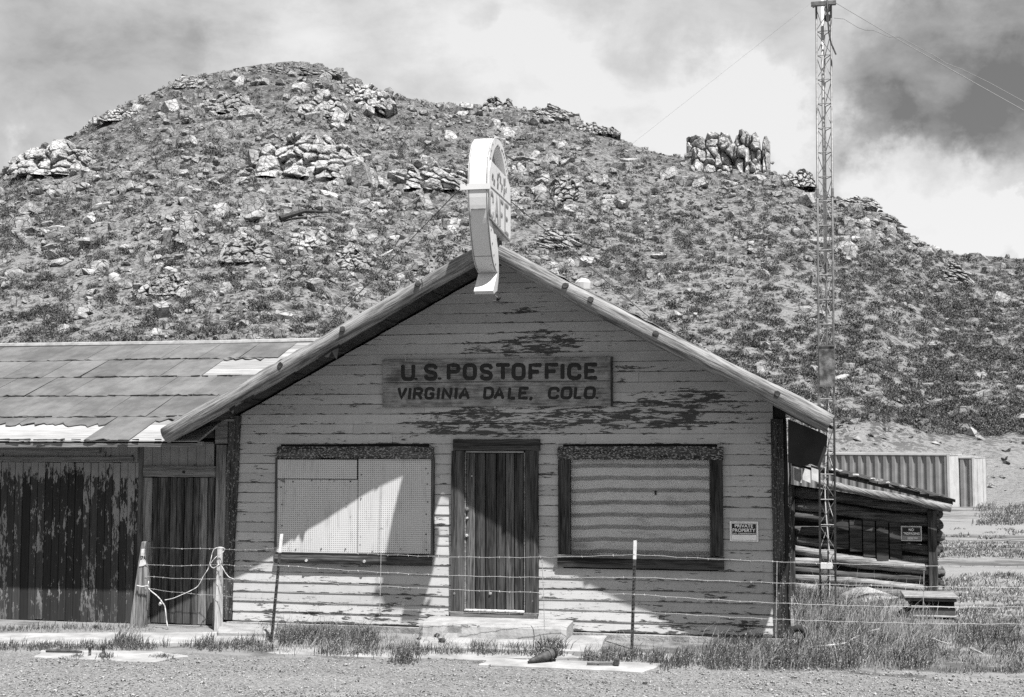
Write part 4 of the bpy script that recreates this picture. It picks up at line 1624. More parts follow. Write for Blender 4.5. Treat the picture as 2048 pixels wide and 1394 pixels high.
# ------------------------------------------------------------------ lettered boards
GL = {
    'U': [[(0, 1), (0, .28), (.06, .1), (.2, .01), (.5, 0), (.8, .01), (.94, .1), (1, .28), (1, 1)]],
    'S': [[(1, .80), (.9, .95), (.7, 1), (.3, 1), (.08, .92), (.0, .75), (.1, .6), (.3, .53), (.7, .47), (.92, .38), (1, .22), (.9, .06), (.7, 0), (.3, 0), (.1, .05), (0, .2)]],
    'P': [[(0, 0), (0, 1), (.75, 1), (.95, .92), (1, .76), (.95, .58), (.75, .5), (0, .5)]],
    'O': [[(.5, 1), (.2, .98), (.04, .86), (0, .68), (0, .32), (.04, .14), (.2, .02), (.5, 0), (.8, .02), (.96, .14), (1, .32), (1, .68), (.96, .86), (.8, .98), (.5, 1)]],
    'T': [[(0, 1), (1, 1)], [(.5, 1), (.5, 0)]],
    'F': [[(0, 0), (0, 1), (1, 1)], [(0, .5), (.75, .5)]],
    'I': [[(.5, 0), (.5, 1)]],
    'C': [[(1, .68), (.96, .88), (.8, .99), (.4, 1), (.12, .94), (0, .74), (0, .26), (.12, .06), (.4, 0), (.8, .01), (.96, .10), (1, .26)]],
    'E': [[(1, 1), (0, 1), (0, 0), (1, 0)], [(0, .52), (.75, .52)]],
    'V': [[(0, 1), (.45, 0), (1, 1)]],
    'R': [[(0, 0), (0, 1), (.75, 1), (.97, .9), (1, .74), (.92, .58), (.7, .5), (0, .5)], [(.5, .5), (1, 0)]],
    'G': [[(1, .78), (.9, .95), (.7, 1), (.3, 1), (.08, .9), (0, .7), (0, .3), (.08, .1), (.3, 0), (.7, 0), (.93, .08), (1, .3), (1, .45), (.6, .45)]],
    'N': [[(0, 0), (0, 1), (1, 0), (1, 1)]],
    'A': [[(0, 0), (.5, 1), (1, 0)], [(.2, .34), (.8, .34)]],
    'D': [[(0, 0), (0, 1), (.6, 1), (.9, .88), (1, .65), (1, .35), (.9, .12), (.6, 0), (0, 0)]],
    'L': [[(0, 1), (0, 0), (1, 0)]],
    '.': [[(.5, .0), (.5, .01)]],
    ',': [[(.6, .05), (.3, -.18)]],
}


def strokes(m, ch, to3, r, flat):
    """rounded brush strokes of one letter; to3 maps the letter square to the board"""
    for ln in GL[ch]:
        pts = [Vector(to3(*q)) for q in ln]
        if len(pts) > 2:                      # soften the path a little
            fine = []
            for i in range(len(pts) - 1):
                fine += [pts[i], pts[i].lerp(pts[i + 1], .5)]
            pts = fine + [pts[-1]]
        d0 = (pts[0] - pts[1]).normalized()
        d1 = (pts[-1] - pts[-2]).normalized()
        pts = [pts[0] + d0 * r * .45] + pts + [pts[-1] + d1 * r * .45]
        rs = [r * .55] + [r * rng.uniform(.94, 1.05) for _ in pts[1:-1]] + [r * .55]
        b = len(m.v)
        m.tube(pts, rs, 8)
        for i in range(b, len(m.v)):
            flat(m.v, i)


sg = thing('sign_board', 'long stained two plank board lettered U.S. POSTOFFICE VIRGINIA DALE, COLO. above the door', 'sign', (-3.63, -.03, 2.87))
YS = -0.052
board_px('plank', 765, 716.5, 1222.5, 763, YS, -.019, M['boardsign'], sg)
board_px('plank', 765, 764, 1222.5, 813, YS - .002, -.019, M['boardsign'], sg)
board_px('end_strip', 1221, 713, 1225, 813, YS - .01, -.019, M['jamb'], sg)
cs = 3.938
R1 = [('U', 258, 340), ('.', 358, 366), ('S', 440, 519), ('.', 543, 551), ('P', 619, 697), ('O', 745, 826), ('S', 877, 952), ('T', 1000, 1095), ('O', 1129, 1210), ('F', 1262, 1345),
      ('F', 1390, 1474), ('I', 1508, 1525), ('C', 1567, 1650), ('E', 1700, 1780)]
R2 = [('V', 226, 282), ('I', 305, 320), ('R', 352, 408), ('G', 442, 500), ('I', 530, 545), ('N', 576, 636), ('I', 670, 685), ('A', 712, 780), ('D', 905, 967), ('A', 988, 1052), ('L', 1098, 1142),
      ('E', 1180, 1240), (',', 1262, 1280), ('C', 1415, 1482), ('O', 1512, 1580), ('L', 1618, 1662), ('O', 1695, 1765), ('.', 1786, 1796)]
for row_, y0, y1, r, it in ((R1, 517, 622, .0235, 0.0), (R2, 697, 775, .0185, .10)):
    m = MB()
    for ch, x0, x1 in row_:
        dy = -8 * (x0 - 250) / 1500 if it == 0 else -5 * (x0 - 250) / 1500
        jx, jy = rng.uniform(-2, 2), rng.uniform(-2, 2)
        def to3(u, v, x0=x0, x1=x1, dy=dy, jx=jx, jy=jy):
            q = P(740 + (x0 + (x1 - x0) * u + it * (y1 - y0) * (v - .5) + jx) / cs, 600 + (y1 + (y0 - y1) * v + dy + jy) / cs, YS - .003)
            return q
        def flat(vv, i):
            x, y, z = vv[i]
            vv[i] = (x, YS - .003 + (y - YS + .003) * .22, z)
        strokes(m, ch, to3, r * (1.2 if ch == '.' else 1.08), flat)
    m.build('lettering', M['black'], sg, kind='stuff')
p = P(811, 712, -.06)
MB().tube([p, p + Vector((.005, -.006, -.07))], .007, 6).build('nail', M['pole'], sg)
p = P(990, 815, -.06)
MB().tube([p + Vector((0, .03, 0)), p], .014, 8).build('nail', M['pole'], sg)


def text_mesh(body, mt, x0, x1, z0, z1, Y, parent, name='lettering', bold=0.02, depth=.002):
    cu = bpy.data.curves.new(name, 'FONT')
    cu.body = body
    cu.extrude = 0.01
    cu.offset = bold
    cu.resolution_u = 3
    t_ = bpy.data.objects.new('text', cu)
    COL.objects.link(t_)
    dg = bpy.context.evaluated_depsgraph_get()
    me = bpy.data.meshes.new_from_object(t_.evaluated_get(dg))
    bpy.data.objects.remove(t_)
    bpy.data.curves.remove(cu)
    v = np.empty(len(me.vertices) * 3, np.float32)
    me.vertices.foreach_get('co', v)
    v = v.reshape(-1, 3)
    lo, hi = v.min(0), v.max(0)
    w = (v - lo) / np.maximum(hi - lo, 1e-6)
    out = np.empty_like(v)
    o0 = WL[parent]
    out[:, 0] = x0 + w[:, 0] * (x1 - x0) - o0.x
    out[:, 2] = z0 + w[:, 1] * (z1 - z0) - o0.z
    out[:, 1] = Y - w[:, 2] * depth - o0.y
    me.vertices.foreach_set('co', out.ravel())
    me.update()
    me.materials.clear()
    me.materials.append(mt)
    return props(link_mesh(name, me, parent), kind='stuff')


def small_sign(label, x0, y0, x1, y1, Y, rows, white_row, light=True):
    a, b, z0, z1 = rect(x0, y0, x1, y1, Y)
    w, h = b - a, z1 - z0
    s = thing('warning_sign', label, 'sign', ((a + b) / 2, Y, z0))
    MB().box(a, b, Y, Y + .012, z0, z1).build('sign_plate', M['signpaint' if light else 'white'], s, bevel=.003)
    MB().box(a + w * .045, b - w * .045, Y - .0015, Y - .0003, z0 + h * .06, z1 - h * .06).build('border', M['black'], s)
    MB().box(a + w * .055, b - w * .055, Y - .0025, Y - .0017, z0 + h * .075, z1 - h * .075).build('sign_face', M['signpaint' if light else 'signgrey'], s)
    MB().box(a + w * .075, b - w * .075, Y - .0035, Y - .0027, z0 + h * (.34 if light else .36), z1 - h * .11).build('dark_field', M['black'], s)
    for (txt, u0, u1, v0, v1, inkw) in rows:
        text_mesh(txt, M['signpaint' if inkw else 'black'], a + w * u0, a + w * u1, z0 + h * v0, z0 + h * v1, Y - .0038, s, bold=.015)
    if not light:
        for (u0, u1, v0, v1) in white_row:
            MB().box(a + w * u0, a + w * u1, Y - .0042, Y - .0036, z0 + h * v0, z0 + h * v1).build('paper_scrap', M['white'], s)
    return s


small_sign('black and white PRIVATE PROPERTY NO TRESPASSING sign on the clapboards by the curtained window', 1459.5, 1043, 1516.5, 1083, -.030,
           [('PRIVATE', .18, .82, .70, .86, True), ('PROPERTY', .10, .90, .48, .65, True), ('NO TRESPASSING', .10, .90, .37, .43, True)], [])

# ------------------------------------------------------------------ round cafe sign on the ridge
al = math.radians(-1.7)
SD, SNV = Vector((math.sin(al), math.cos(al), 0)), Vector((math.cos(al), -math.sin(al), 0))
SA = P(977, 378, -1.94)


def S(cx, cy, off=0.0):
    """spot on the side face of the cafe sign"""
    px, py = 860 + cx / 3.485, 240 + cy / 3.485
    d = ray(px, py)
    a_ = SA + SNV * off
    return CAM + d * ((a_ - CAM).dot(SNV) / d.dot(SNV))


TK = 0.232
cafe = thing('cafe_sign', 'round white enamel cafe sign standing edge on over the roof ridge', 'sign', (HX, -.6, HZ))
def plate(name, q, off, th, mt, parent=cafe, bev=0.0):
    pts = [S(x, y) + SNV * off for x, y in q]
    return MB().prism(pts, SNV * -th).build(name, mt, parent, bevel=bev)


def smooth_line(q, n=3):
    """rounds a polyline"""
    out = [q[0]]
    for i in range(len(q) - 1):
        p0, p1, p2, p3 = q[max(i - 1, 0)], q[i], q[i + 1], q[min(i + 2, len(q) - 1)]
        for k in range(1, n + 1):
            t = k / n
            out.append(tuple(.5 * (2 * p1[j] + (p2[j] - p0[j]) * t + (2 * p0[j] - 5 * p1[j] + 4 * p2[j] - p3[j]) * t * t + (3 * p1[j] - p0[j] - 3 * p2[j] + p3[j]) * t ** 3) for j in (0, 1)))
    return out


front = smooth_line([(470, 1064), (447, 1000), (430, 900), (416, 760), (408, 640), (403, 480), (406, 330), (415, 235), (428, 165), (447, 128)])
back = smooth_line([(447, 128), (478, 136), (503, 172), (522, 240), (538, 330), (548, 440), (552, 540)])
inner = smooth_line([(538, 540), (533, 440), (522, 345), (505, 260), (488, 205), (470, 180), (452, 200), (438, 250), (430, 300), (425, 420), (424, 560), (428, 700)])
low = [(445, 790), (462, 800), (474, 900), (480, 1000), (480, 1052)]
ringpoly = front + back[1:] + inner + low
body = plate('sign_ring', ringpoly, 0, TK, M['signwhite'])
for i, f in enumerate(np.linspace(.03, .97, 15)):                      # bulb sockets round the ring
    k = int(f * (len(back) - 1))
    k2 = int(f * 10)
    a_, b_ = back[k], inner[min(int((1 - f) * 10), len(inner) - 1)]
    c_ = S(a_[0] * .62 + b_[0] * .38, a_[1] * .62 + b_[1] * .38)
    MB().tube([c_ - SNV * .01, c_ + SNV * .006], .016, 8).build('socket', M['signdark'], body)
for f in np.linspace(.12, .92, 12):
    k = int(f * (len(front) - 1))
    c_ = S(front[k][0] + 9, front[k][1] + 4)
    MB().tube([c_ - SNV * .01, c_ + SNV * .006], .014, 8).build('socket', M['signdark'], body)
plate('sign_back', [(430, 300), (440, 245), (452, 200), (470, 180), (488, 205), (505, 260), (522, 345), (532, 420), (528, 440), (430, 330)], -TK * .45, .02, M['signgrey'])
bn = plate('banner', [(420, 282), (535, 412), (554, 470), (556, 790), (549, 845), (412, 684), (406, 480), (408, 350)], .012, TK * .62, M['signwhite'])
plate('banner_rim', [(412, 676), (549, 836), (549, 849), (412, 690)], .022, .03, M['signgrey'], bn)
plate('divider', [(405, 452), (554, 588), (554, 596), (405, 460)], .0165, .005, M['signdark'], bn)
m = MB()
for ch, x0 in zip('CAFE', (412, 447, 482, 517)):
    def to3(u, v, x0=x0):
        cx = x0 + 5 + 22 * u
        t_ = (cx - 405) / 149
        yb, yt = 672 + (836 - 672) * t_ - 22, 470 + (596 - 470) * t_ + 18
        return S(cx, yb + (yt - yb) * v, .0135)
    def flat(vv, i):
        q = Vector(vv[i])
        d = (q - SA).dot(SNV) - .0135
        vv[i] = tuple(q - SNV * d * .7)
    strokes(m, ch, to3, .03, flat)
m.build('lettering', M['signgrey'], bn, kind='stuff')
for i in range(16):                                                    # flaked patches where the upper line of paint was
    cx = rng.uniform(428, 535)
    t_ = (cx - 420) / 130
    cy = rng.uniform(315 + 135 * t_, 425 + 120 * t_)
    q = S(cx, cy, .0128)
    w_, h_ = rng.uniform(.02, .06), rng.uniform(.02, .05)
    MB().prism([q - SD * w_ - Vector((0, 0, h_)), q + SD * w_ * .6 - Vector((0, 0, h_ * 1.3)), q + SD * w_ + Vector((0, 0, h_ * .8)), q - SD * w_ * .5 + Vector((0, 0, h_))], SNV * .002).build('paint_flake', M['signdark'], bn)
# arrow tail at the foot
plate('arrow_tail', [(470, 1066), (482, 1050), (478, 1120), (470, 1190), (447, 1212), (440, 1190)], -.002, TK * .97, M['signwhite'])
# seams and the cover plate on the narrow front edge
def seam(q, h, inset, mt, name):
    a_ = S(*q)
    nrm_ = -SD
    MB().quad8([a_ - SNV * inset + nrm_ * .004 - Vector((0, 0, h)), a_ - SNV * (TK - inset) + nrm_ * .004 - Vector((0, 0, h)), a_ - SNV * (TK - inset) + SD * .02 - Vector((0, 0, h)), a_ - SNV * inset + SD * .02 - Vector((0, 0, h)),
                a_ - SNV * inset + nrm_ * .004, a_ - SNV * (TK - inset) + nrm_ * .004, a_ - SNV * (TK - inset) + SD * .02, a_ - SNV * inset + SD * .02]).build(name, mt, body)
seam((403, 478), .008, .004, M['signdark'], 'seam')
seam((408, 400), .006, .004, M['signgrey'], 'seam')
seam((405, 615), .006, .03, M['signdark'], 'seam')
seam((437, 946), .006, .01, M['signdark'], 'seam')
for dx in (.012, TK - .012):
    pts = [S(x, y) - SNV * dx - SD * .002 for x, y in front if y < 1060]
    MB().tube(pts, .0048, 5).build('edge_bead', M['signdark'], body)
# bracket that takes the stay cable
a_ = S(405, 462)
MB().quad8([a_ + SNV * .03 - SD * .03 - Vector((0, 0, .035)), a_ - SNV * (TK + .085) - SD * .03 - Vector((0, 0, .035)), a_ - SNV * (TK + .085) + SD * .0 - Vector((0, 0, .035)), a_ + SNV * .03 - SD * .005 - Vector((0, 0, .035)),
            a_ + SNV * .03 - SD * .03 + Vector((0, 0, .03)), a_ - SNV * (TK + .085) - SD * .03 + Vector((0, 0, .03)), a_ - SNV * (TK + .085) + SD * .0 + Vector((0, 0, .03)), a_ + SNV * .03 - SD * .005 + Vector((0, 0, .03))]).build('bracket', M['signwhite'], cafe)
c_ = S(455, 1222)
MB().tube([c_, c_ + Vector((.03, 0, -.03)), c_ + Vector((.02, 0, -.06)), c_ + Vector((-.03, 0, -.07))], .007, 6).build('cord_end', M['cable'], cafe)
MB().tube([c_ + Vector((.03, 0, -.03)), c_ + Vector((.05, 0, -.045))], .03, 8).build('lamp_socket', M['void'], cafe)
# feet that stand on the ridge, and the stay cables
for dy in (1.08, 1.25):
    b = SA + SD * dy - SNV * TK * .5
    MB().tube([Vector((b.x, b.y, HZ + .08)), Vector((b.x, b.y, HZ + .75))], .035, 8).build('foot', M['steel_dark'], cafe)


def cable(name, pts, r, mt, label, cat='cable', n=5, sag=0.0, seg=16):
    out = []
    for i in range(len(pts) - 1):
        a, b = Vector(pts[i]), Vector(pts[i + 1])
        for k in range(seg):
            f = k / seg
            q = a.lerp(b, f)
            q.z -= sag * 4 * f * (1 - f)
            out.append(q)
    out.append(Vector(pts[-1]))
    return MB().tube(out, r, n).build(name, mt, None, smooth=True, label=label, cat=cat)


e0 = a_ - SNV * (TK + .075)
x_ = P(650, 656, 2.2)
cable('stay_cable', [e0, Vector((x_.x, 2.2, x_.z)), Vector((x_.x - .35, 2.75, 3.72))], .006, M['cable'], 'dark stay cable running down from the cafe sign to the shed roof')
e1 = S(556, 560)
cable('stay_cable', [e1, Vector((-1.35, 4.2, rake_z(-1.35) + .15))], .006, M['cable'], 'dark stay cable from the cafe sign down to the slope with the vent')

# ------------------------------------------------------------------ the long shed
AR = P(478, 1100).x - .17                    # where it meets the post office corner post
EZ, RZ, EY, RY = 2.44, 4.02, -.82, 3.4
shed = thing('shed', 'long low shed with flaking dark board front and panelled roof, joined to the post office', 'shed', (-10.2, 0, 0))
def shed_z(y):
    return EZ + (RZ - EZ) * (y - EY) / (RY - EY)


XW = -13.5
dx0 = P(277, 1090).x
# board front, each board its own piece
x = XW
ztop = 2.22
while x < dx0 - .03:
    w = rng.uniform(.108, .122)
    x2 = min(x + w, dx0)
    zb = rng.uniform(-.04, .02)
    MB().box(x + .004, x2 - .004, -.020 - rng.uniform(0, .014), .0, zb, 2.145 + rng.uniform(-.004, .004)).build('board', M['barn'], shed, bevel=.003)
    x = x2
x = XW
while x < AR - .25:
    w = rng.uniform(.108, .118)
    MB().box(x + .002, x + w - .002, -.016 - rng.uniform(0, .004), .0, 2.15, 2.42).build('frieze_board', M['barn'], shed)
    x += w
MB().box(XW, P(270, 915).x, -.05, -.018, 2.165, 2.225).build('track_board', M['trim'], shed, bevel=.003)
MB().box(XW, P(205, 902).x, -.085, -.018, 2.27, 2.36).build('track_cover', M['trim'], shed, bevel=.003)
MB().box(XW, AR - .02, .002, .06, -.05, 2.44).build('wall', M['void'], shed)
MB().box(XW, AR - .02, 3.36, 3.42, -.05, 3.95).build('rear_wall', M['jamb'], shed)
MB().prism([(XW, .061, -.05), (XW, 3.355, -.05), (XW, 3.355, 3.88), (XW, .061, 2.62)], (.05, 0, 0)).build('side_wall', M['barn'], shed)
# door of the shed
sd = thing('door', 'narrow plank door of the shed', None, (-8.0, 0, 0))
sd.parent = shed
sd.location = WL[sd] - WL[shed]
post_px(272, 284, 895, 1256, -.03, -.001, M['jamb'], 'jamb', sd, zb=-.03)
xs = [284, 303, 318, 338, 352, 367, 384, 397, 414, 428]
for i in range(len(xs) - 1):
    a, b, z0, z1 = rect(xs[i] + .8, 955, xs[i + 1] - .8, 1252, -.02)
    MB().box(a, b, -.020 - rng.uniform(0, .012), -.001, .01 + rng.uniform(-.01, .02), z1).build('plank', M['door'] if i not in (0, 7) else M['gatewood'], sd, bevel=.004)
for i in range(8):
    x0 = 288 + i * 17.6
    a, b, z0, z1 = rect(x0 + .4, 896, x0 + 17.2, 936, -.02)
    MB().box(a, b, -.026 - rng.uniform(0, .004), -.017, z0, 2.40).build('upper_board', M['barn'], sd)
board_px('rail', 287, 932, 430, 954, -.07, -.028, M['trim'], sd, .004)
p = P(367, 944, -.09)
MB().tube([p + Vector((0, .02, 0)), p], [.025, .02], 8).build('knot', M['void'], sd)
post_px(430, 450, 890, 1254, -.045, -.001, M['gatewood'], 'jamb', sd, zb=-.02, lean=-.02)
board_px('threshold', 285, 1252, 448, 1258, -.12, -.0, M['trim'], sd)
board_px('gable_filler', 430, 842, 455, 888, -.03, -.002, M['trim'], shed)
board_px('gable_filler', 380, 842, 429, 876, -.012, -.002, M['deck'], shed)
# fascia under the eave and roof deck
MB().quad8([(XW, EY, EZ - .10), (AR + .02, EY, EZ - .075), (AR + .02, EY + .035, EZ - .075), (XW, EY + .035, EZ - .10),
            (XW, EY, EZ - .02), (AR + .02, EY, EZ - .012), (AR + .02, EY + .035, EZ - .012), (XW, EY + .035, EZ - .02)]).build('fascia', M['trim'], shed)
def up(x, y, h=0.0):
    return Vector((x, y, shed_z(y) + h))


def main_limit(y):
    """where the shed roof runs in under the rake of the post office"""
    if y < 0.02:
        return AR - .05
    return min(HX - (HZ - shed_z(y)) / SL, -4.9)


NB = 22
for i in range(NB):                           # bare boards of the deck, lying along the roof
    y0, y1 = EY + (RY - EY) * i / NB, EY + (RY - EY) * (i + 1) / NB - .006
    x1 = main_limit((y0 + y1) / 2)
    h = rng.uniform(-.003, .003)
    MB().quad8([up(XW, y0, -.03), up(x1, y0, -.03), up(x1, y1, -.03), up(XW, y1, -.03), up(XW, y0, h), up(x1, y0, h), up(x1, y1, h), up(XW, y1, h)]).build('deck_board', M['tear'], shed)
MB().tube([(XW, RY, RZ + .01), (-9, RY, RZ - .005), (-4.9, RY, RZ + .02)], .055, 8).build('ridge_cap', M['ridgecap'], shed)
# roofing panels in five rows; some torn away so that bare boards show
ROWS = 5
pw = .66
def torn(r, xm):
    if r == 4 and xm > P(545, 705, 2.95).x:
        return 1
    if r == 3 and xm > P(400, 738, 2.1).x:
        return 1
    if r == 0 and (xm < -9.1 and xm > -11.2):
        return 2
    if r == 0 and xm > -8.05:
        return 3
    return 0


for r in range(ROWS):
    y0 = EY + (RY - EY) * r / ROWS - .012
    y1 = EY + (RY - EY) * (r + 1) / ROWS + (.05 if r < ROWS - 1 else -.05)
    xmax = main_limit((y0 + y1) / 2) if r else AR - .06
    x = XW + (r % 2) * .33 + rng.uniform(-.05, .05)
    while x < xmax - .05:
        x2 = min(x + pw + rng.uniform(-.02, .02), xmax + (.0 if r == 0 else .12))
        t_ = torn(r, (x + x2) / 2)
        h0, h1 = .012 + rng.uniform(0, .008), .003
        ya = y0 + rng.uniform(-.015, .015)
        yb = y1
        if t_ == 1:
            if rng.random() < .5:
                x = x2
                continue
            ya, yb = y1 - rng.uniform(.1, .25), y1
        elif t_ == 2:
            ya = y0 + (y1 - y0) * rng.uniform(.45, .75)
        elif t_ == 3:
            ya = y0 + (y1 - y0) * rng.uniform(.6, .8)
        g = .006
        nseg = 9
        m = MB()
        rg = .02 if not t_ else .07
        for i in range(nseg + 1):
            f = i / nseg
            xx = x + g + (x2 - x - 2 * g) * f
            yy = ya + rng.uniform(-rg, rg) * (1 if t_ else .6)
            c_ = rng.random() ** 3 * .025
            m.v += [tuple(up(xx, yy, h0 + c_)), tuple(up(xx, yb, h1 + .003)), tuple(up(xx, yb, h1)), tuple(up(xx, yy, h0 - .009 + c_))]
        for i in range(nseg):
            for k in range(4):
                k2 = (k + 1) % 4
                m.f.append((i * 4 + k, i * 4 + k2, i * 4 + 4 + k2, i * 4 + 4 + k))
        m.f += [(0, 1, 2, 3), tuple(nseg * 4 + k for k in (3, 2, 1, 0))]
        m.build('roof_panel', M['shingle'], shed)
        x = x2
    # crumbs of tar along the lap
    m = MB()
    for k in range(26):
        xx = rng.uniform(-10.6, xmax)
        yy = y0 + rng.uniform(-.02, .01)
        m.tube([up(xx - rng.uniform(.02, .11), yy, .022), up(xx + rng.uniform(.02, .11), yy + rng.uniform(-.01, .01), .022)], [rng.uniform(.003, .008), rng.uniform(.003, .012)], 5)
    m.build('tar_seam', M['tar'], shed, kind='stuff')

# ------------------------------------------------------------------ log cabin by the mast
YC = 5.2
cab = thing('log_cabin', 'low sagging log cabin with a lean-to roof beside the radio mast', 'cabin', (1.2, 5.2, 0))
def c5(cx, cy, Y=YC):
    return P(1500 + cx / 2.788, 820 + cy / 2.788, Y)


def log(q, r, mt='log', Y=YC, n=9):
    a, b = c5(*q[0], Y), c5(*q[1], Y)
    pts = []
    k = max(4, int((b - a).length / .22))
    ph = rng.uniform(0, 6)
    for i in range(k + 1):
        p = a.lerp(b, i / k)
        p.z += .015 * math.sin(i * .8 + ph)
        pts.append(p)
    return MB().tube(pts, [r * .97 * rng.uniform(.92, 1.08) for _ in pts], n, wob=.07).build('log', M[mt], cab, smooth=True)


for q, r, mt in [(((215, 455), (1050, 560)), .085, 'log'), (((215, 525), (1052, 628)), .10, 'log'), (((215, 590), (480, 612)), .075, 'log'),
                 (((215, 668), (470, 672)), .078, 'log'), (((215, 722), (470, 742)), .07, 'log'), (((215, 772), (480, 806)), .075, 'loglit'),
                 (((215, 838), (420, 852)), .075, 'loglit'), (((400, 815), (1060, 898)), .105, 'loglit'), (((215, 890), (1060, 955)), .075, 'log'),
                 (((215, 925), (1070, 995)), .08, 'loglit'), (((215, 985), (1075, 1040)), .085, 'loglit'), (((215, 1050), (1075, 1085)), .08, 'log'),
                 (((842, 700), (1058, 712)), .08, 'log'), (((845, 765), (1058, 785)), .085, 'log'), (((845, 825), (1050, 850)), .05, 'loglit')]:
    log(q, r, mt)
for (cx, cy) in ((1050, 580), (1052, 642), (1062, 706), (1052, 772), (1062, 905), (1058, 972), (1066, 1025)):
    a = c5(cx, cy, YC - .06)
    MB().tube([a, a + Vector((.02, .5, 0)), a + Vector((.03, 4.0, 0))], [.078, .085, .085], 10, wob=.04).build('log', M['log'], cab, smooth=True)
a, b = c5(1000, 1030, YC - .14), c5(1040, 560, YC - .14)
MB().quad8([(a.x, YC - .16, 0.0), (b.x, YC - .16, 0.0), (b.x, YC - .09, 0.0), (a.x, YC - .09, 0.0), (a.x, YC - .16, b.z), (b.x, YC - .16, b.z), (b.x, YC - .09, b.z), (a.x, YC - .09, b.z)]).build('post', M['jamb'], cab, bevel=.006)
a, b = c5(222, 975, YC - .14), c5(246, 420, YC - .14)
MB().box(a.x, b.x, YC - .18, YC - .10, 0.0, b.z).build('post', M['jamb'], cab, bevel=.006)
for i in range(5):                            # boards over its window
    x0, x1 = 480 + i * 74, 480 + (i + 1) * 74 - 3
    a, b = c5(x0, 612 + i * 3 + rng.uniform(-6, 6), YC - .06), c5(x1, 770 + i * 15 + rng.uniform(-14, 10), YC - .06)
    MB().box(a.x, b.x, YC - .07 - (i % 2) * .015, YC - .02, b.z - .05, a.z + .02).build('window_board', M['jamb_x'], cab, bevel=.004)
a = c5(215, 420, YC)
b = c5(1040, 1060, YC)
MB().prism([(a.x, YC + .1, -.05), (b.x, YC + .1, -.05), (b.x, YC + .1, 1.42), (a.x, YC + .1, 1.74)], (0, .06, 0)).build('inner_wall', M['void'], cab)
# its lean-to roof
f0, f1 = P(1583, 922, 4.86), P(1906, 1000, 4.86)
def roofpt(f, y, h):
    return Vector((f0.x + (f1.x - f0.x) * f, y, f0.z + (f1.z - f0.z) * f - .0 + h))


MB().quad8([roofpt(0, 4.88, -.075), roofpt(1, 4.88, -.075), roofpt(1, 9.4, -.075), roofpt(0, 9.4, -.075), roofpt(0, 4.88, -.03), roofpt(1, 4.88, -.03), roofpt(1, 9.4, -.03), roofpt(0, 9.4, -.03)]).build('roof', M['deck'], cab)
k = 0
f = 0.0
while f < .98:
    w = rng.uniform(.045, .075)
    h = rng.uniform(.0, .014)
    s_ = -.05 if f < .17 else 0
    MB().quad8([roofpt(f, 4.86 + rng.uniform(-.06, .05), -.028), roofpt(f + w - .004, 4.86 + rng.uniform(-.06, .05), -.028), roofpt(f + w - .004, 9.4, -.028), roofpt(f, 9.4, -.028),
                roofpt(f, 4.84, h), roofpt(f + w - .004, 4.84, h + rng.uniform(-.008, .008)), roofpt(f + w - .004, 9.4, 0), roofpt(f, 9.4, 0)]).build('roof_board', M['trim'] if f < .2 else M['jamb_x'], cab)
    f += w
a, b = P(1634, 966, 4.82), P(1902, 1016, 4.82)
b = a + (b - a) * 1.0
pts = [a.lerp(b, i / 12) + Vector((0, 0, .008 * math.sin(i))) for i in range(13)]
MB().tube(pts, [.062 + .008 * math.sin(i * 1.3) for i in range(13)], 10, wob=.05).build('eave_log', M['rake_r'], cab, smooth=True)
for i in range(11):                           # bits of board, brush and stone on the roof edge
    f = rng.uniform(.25, 1.0)
    p = roofpt(f, 4.92, .03)
    s_ = rng.uniform(.02, .045)
    V, T = SM[i % 10]
    link_mesh('roof_stone', np_mesh('roof_stone', V * (s_ * 1.8, s_, s_ * .7), T, M['rock'] if i % 3 else M['white']), cab, p)
for (x0, x1) in ((1588, 1604), (1605, 1622), (1623, 1641)):
    a, b = P(x0, 934, 4.6), P(x1 - 1, 962, 4.6)
    MB().quad8([(a.x, 4.58, b.z + .02), (b.x, 4.56, b.z - .03), (b.x, 4.60, b.z - .03), (a.x, 4.62, b.z + .02), (a.x, 4.72, a.z - .01), (b.x, 4.70, a.z - .05), (b.x, 4.74, a.z - .05), (a.x, 4.76, a.z - .01)]).build('eave_shingle', M['ridgecap'], cab)
small_sign('dark faded NO TRESPASSING sign nailed to the log cabin', 1802, 1052, 1843.5, 1082, YC - .17,
           [('NO', .38, .62, .66, .84, True), ('TRESPASSING', .11, .89, .42, .58, True)], [(.30, .58, .10, .26), (.6, .8, .16, .24)], light=False)

# ------------------------------------------------------------------ radio mast
tw = thing('radio_mast', 'slender triangular lattice radio mast standing between the post office and the log cabin', 'mast', (.55, 3.07, 0))
def leg_pt(k, z):
    f = z / 8.9
    if k == 0:
        return Vector((.425 + .085 * f, 3.07, z))
    if k == 1:
        return Vector((.635 + .085 * f, 3.07, z))
    return Vector((.545 + .085 * f, 3.07 + .20, z))


ZT = 8.86
for k in range(3):
    MB().tube([leg_pt(k, -.1), leg_pt(k, ZT)], .0155, 8).build('leg', M['steel'], tw, smooth=True)
    for zz in (3.02, 6.04):
        MB().tube([leg_pt(k, zz - .06), leg_pt(k, zz + .06)], .022, 8).build('collar', M['steel'], tw)
z = .16
i = 0
while z < ZT - .1:
    z2 = min(z + .36, ZT - .04)
    for k in range(3):
        k2 = (k + 1) % 3
        MB().tube([leg_pt(k, z), leg_pt(k2, z)], .0065, 5).build('brace', M['steel'], tw)
        a, b = (k, k2) if i % 2 else (k2, k)
        MB().tube([leg_pt(a, z + .02), leg_pt(b, z2 - .02)], .0055, 5).build('brace', M['steel'], tw)
    z = z2
    i += 1
a, b = P(1643.5, -20, 3.2), P(1651, 524, 3.2)
MB().tube([b, a], [.026, .026], 10).build('pipe', M['pole'], tw, smooth=True)
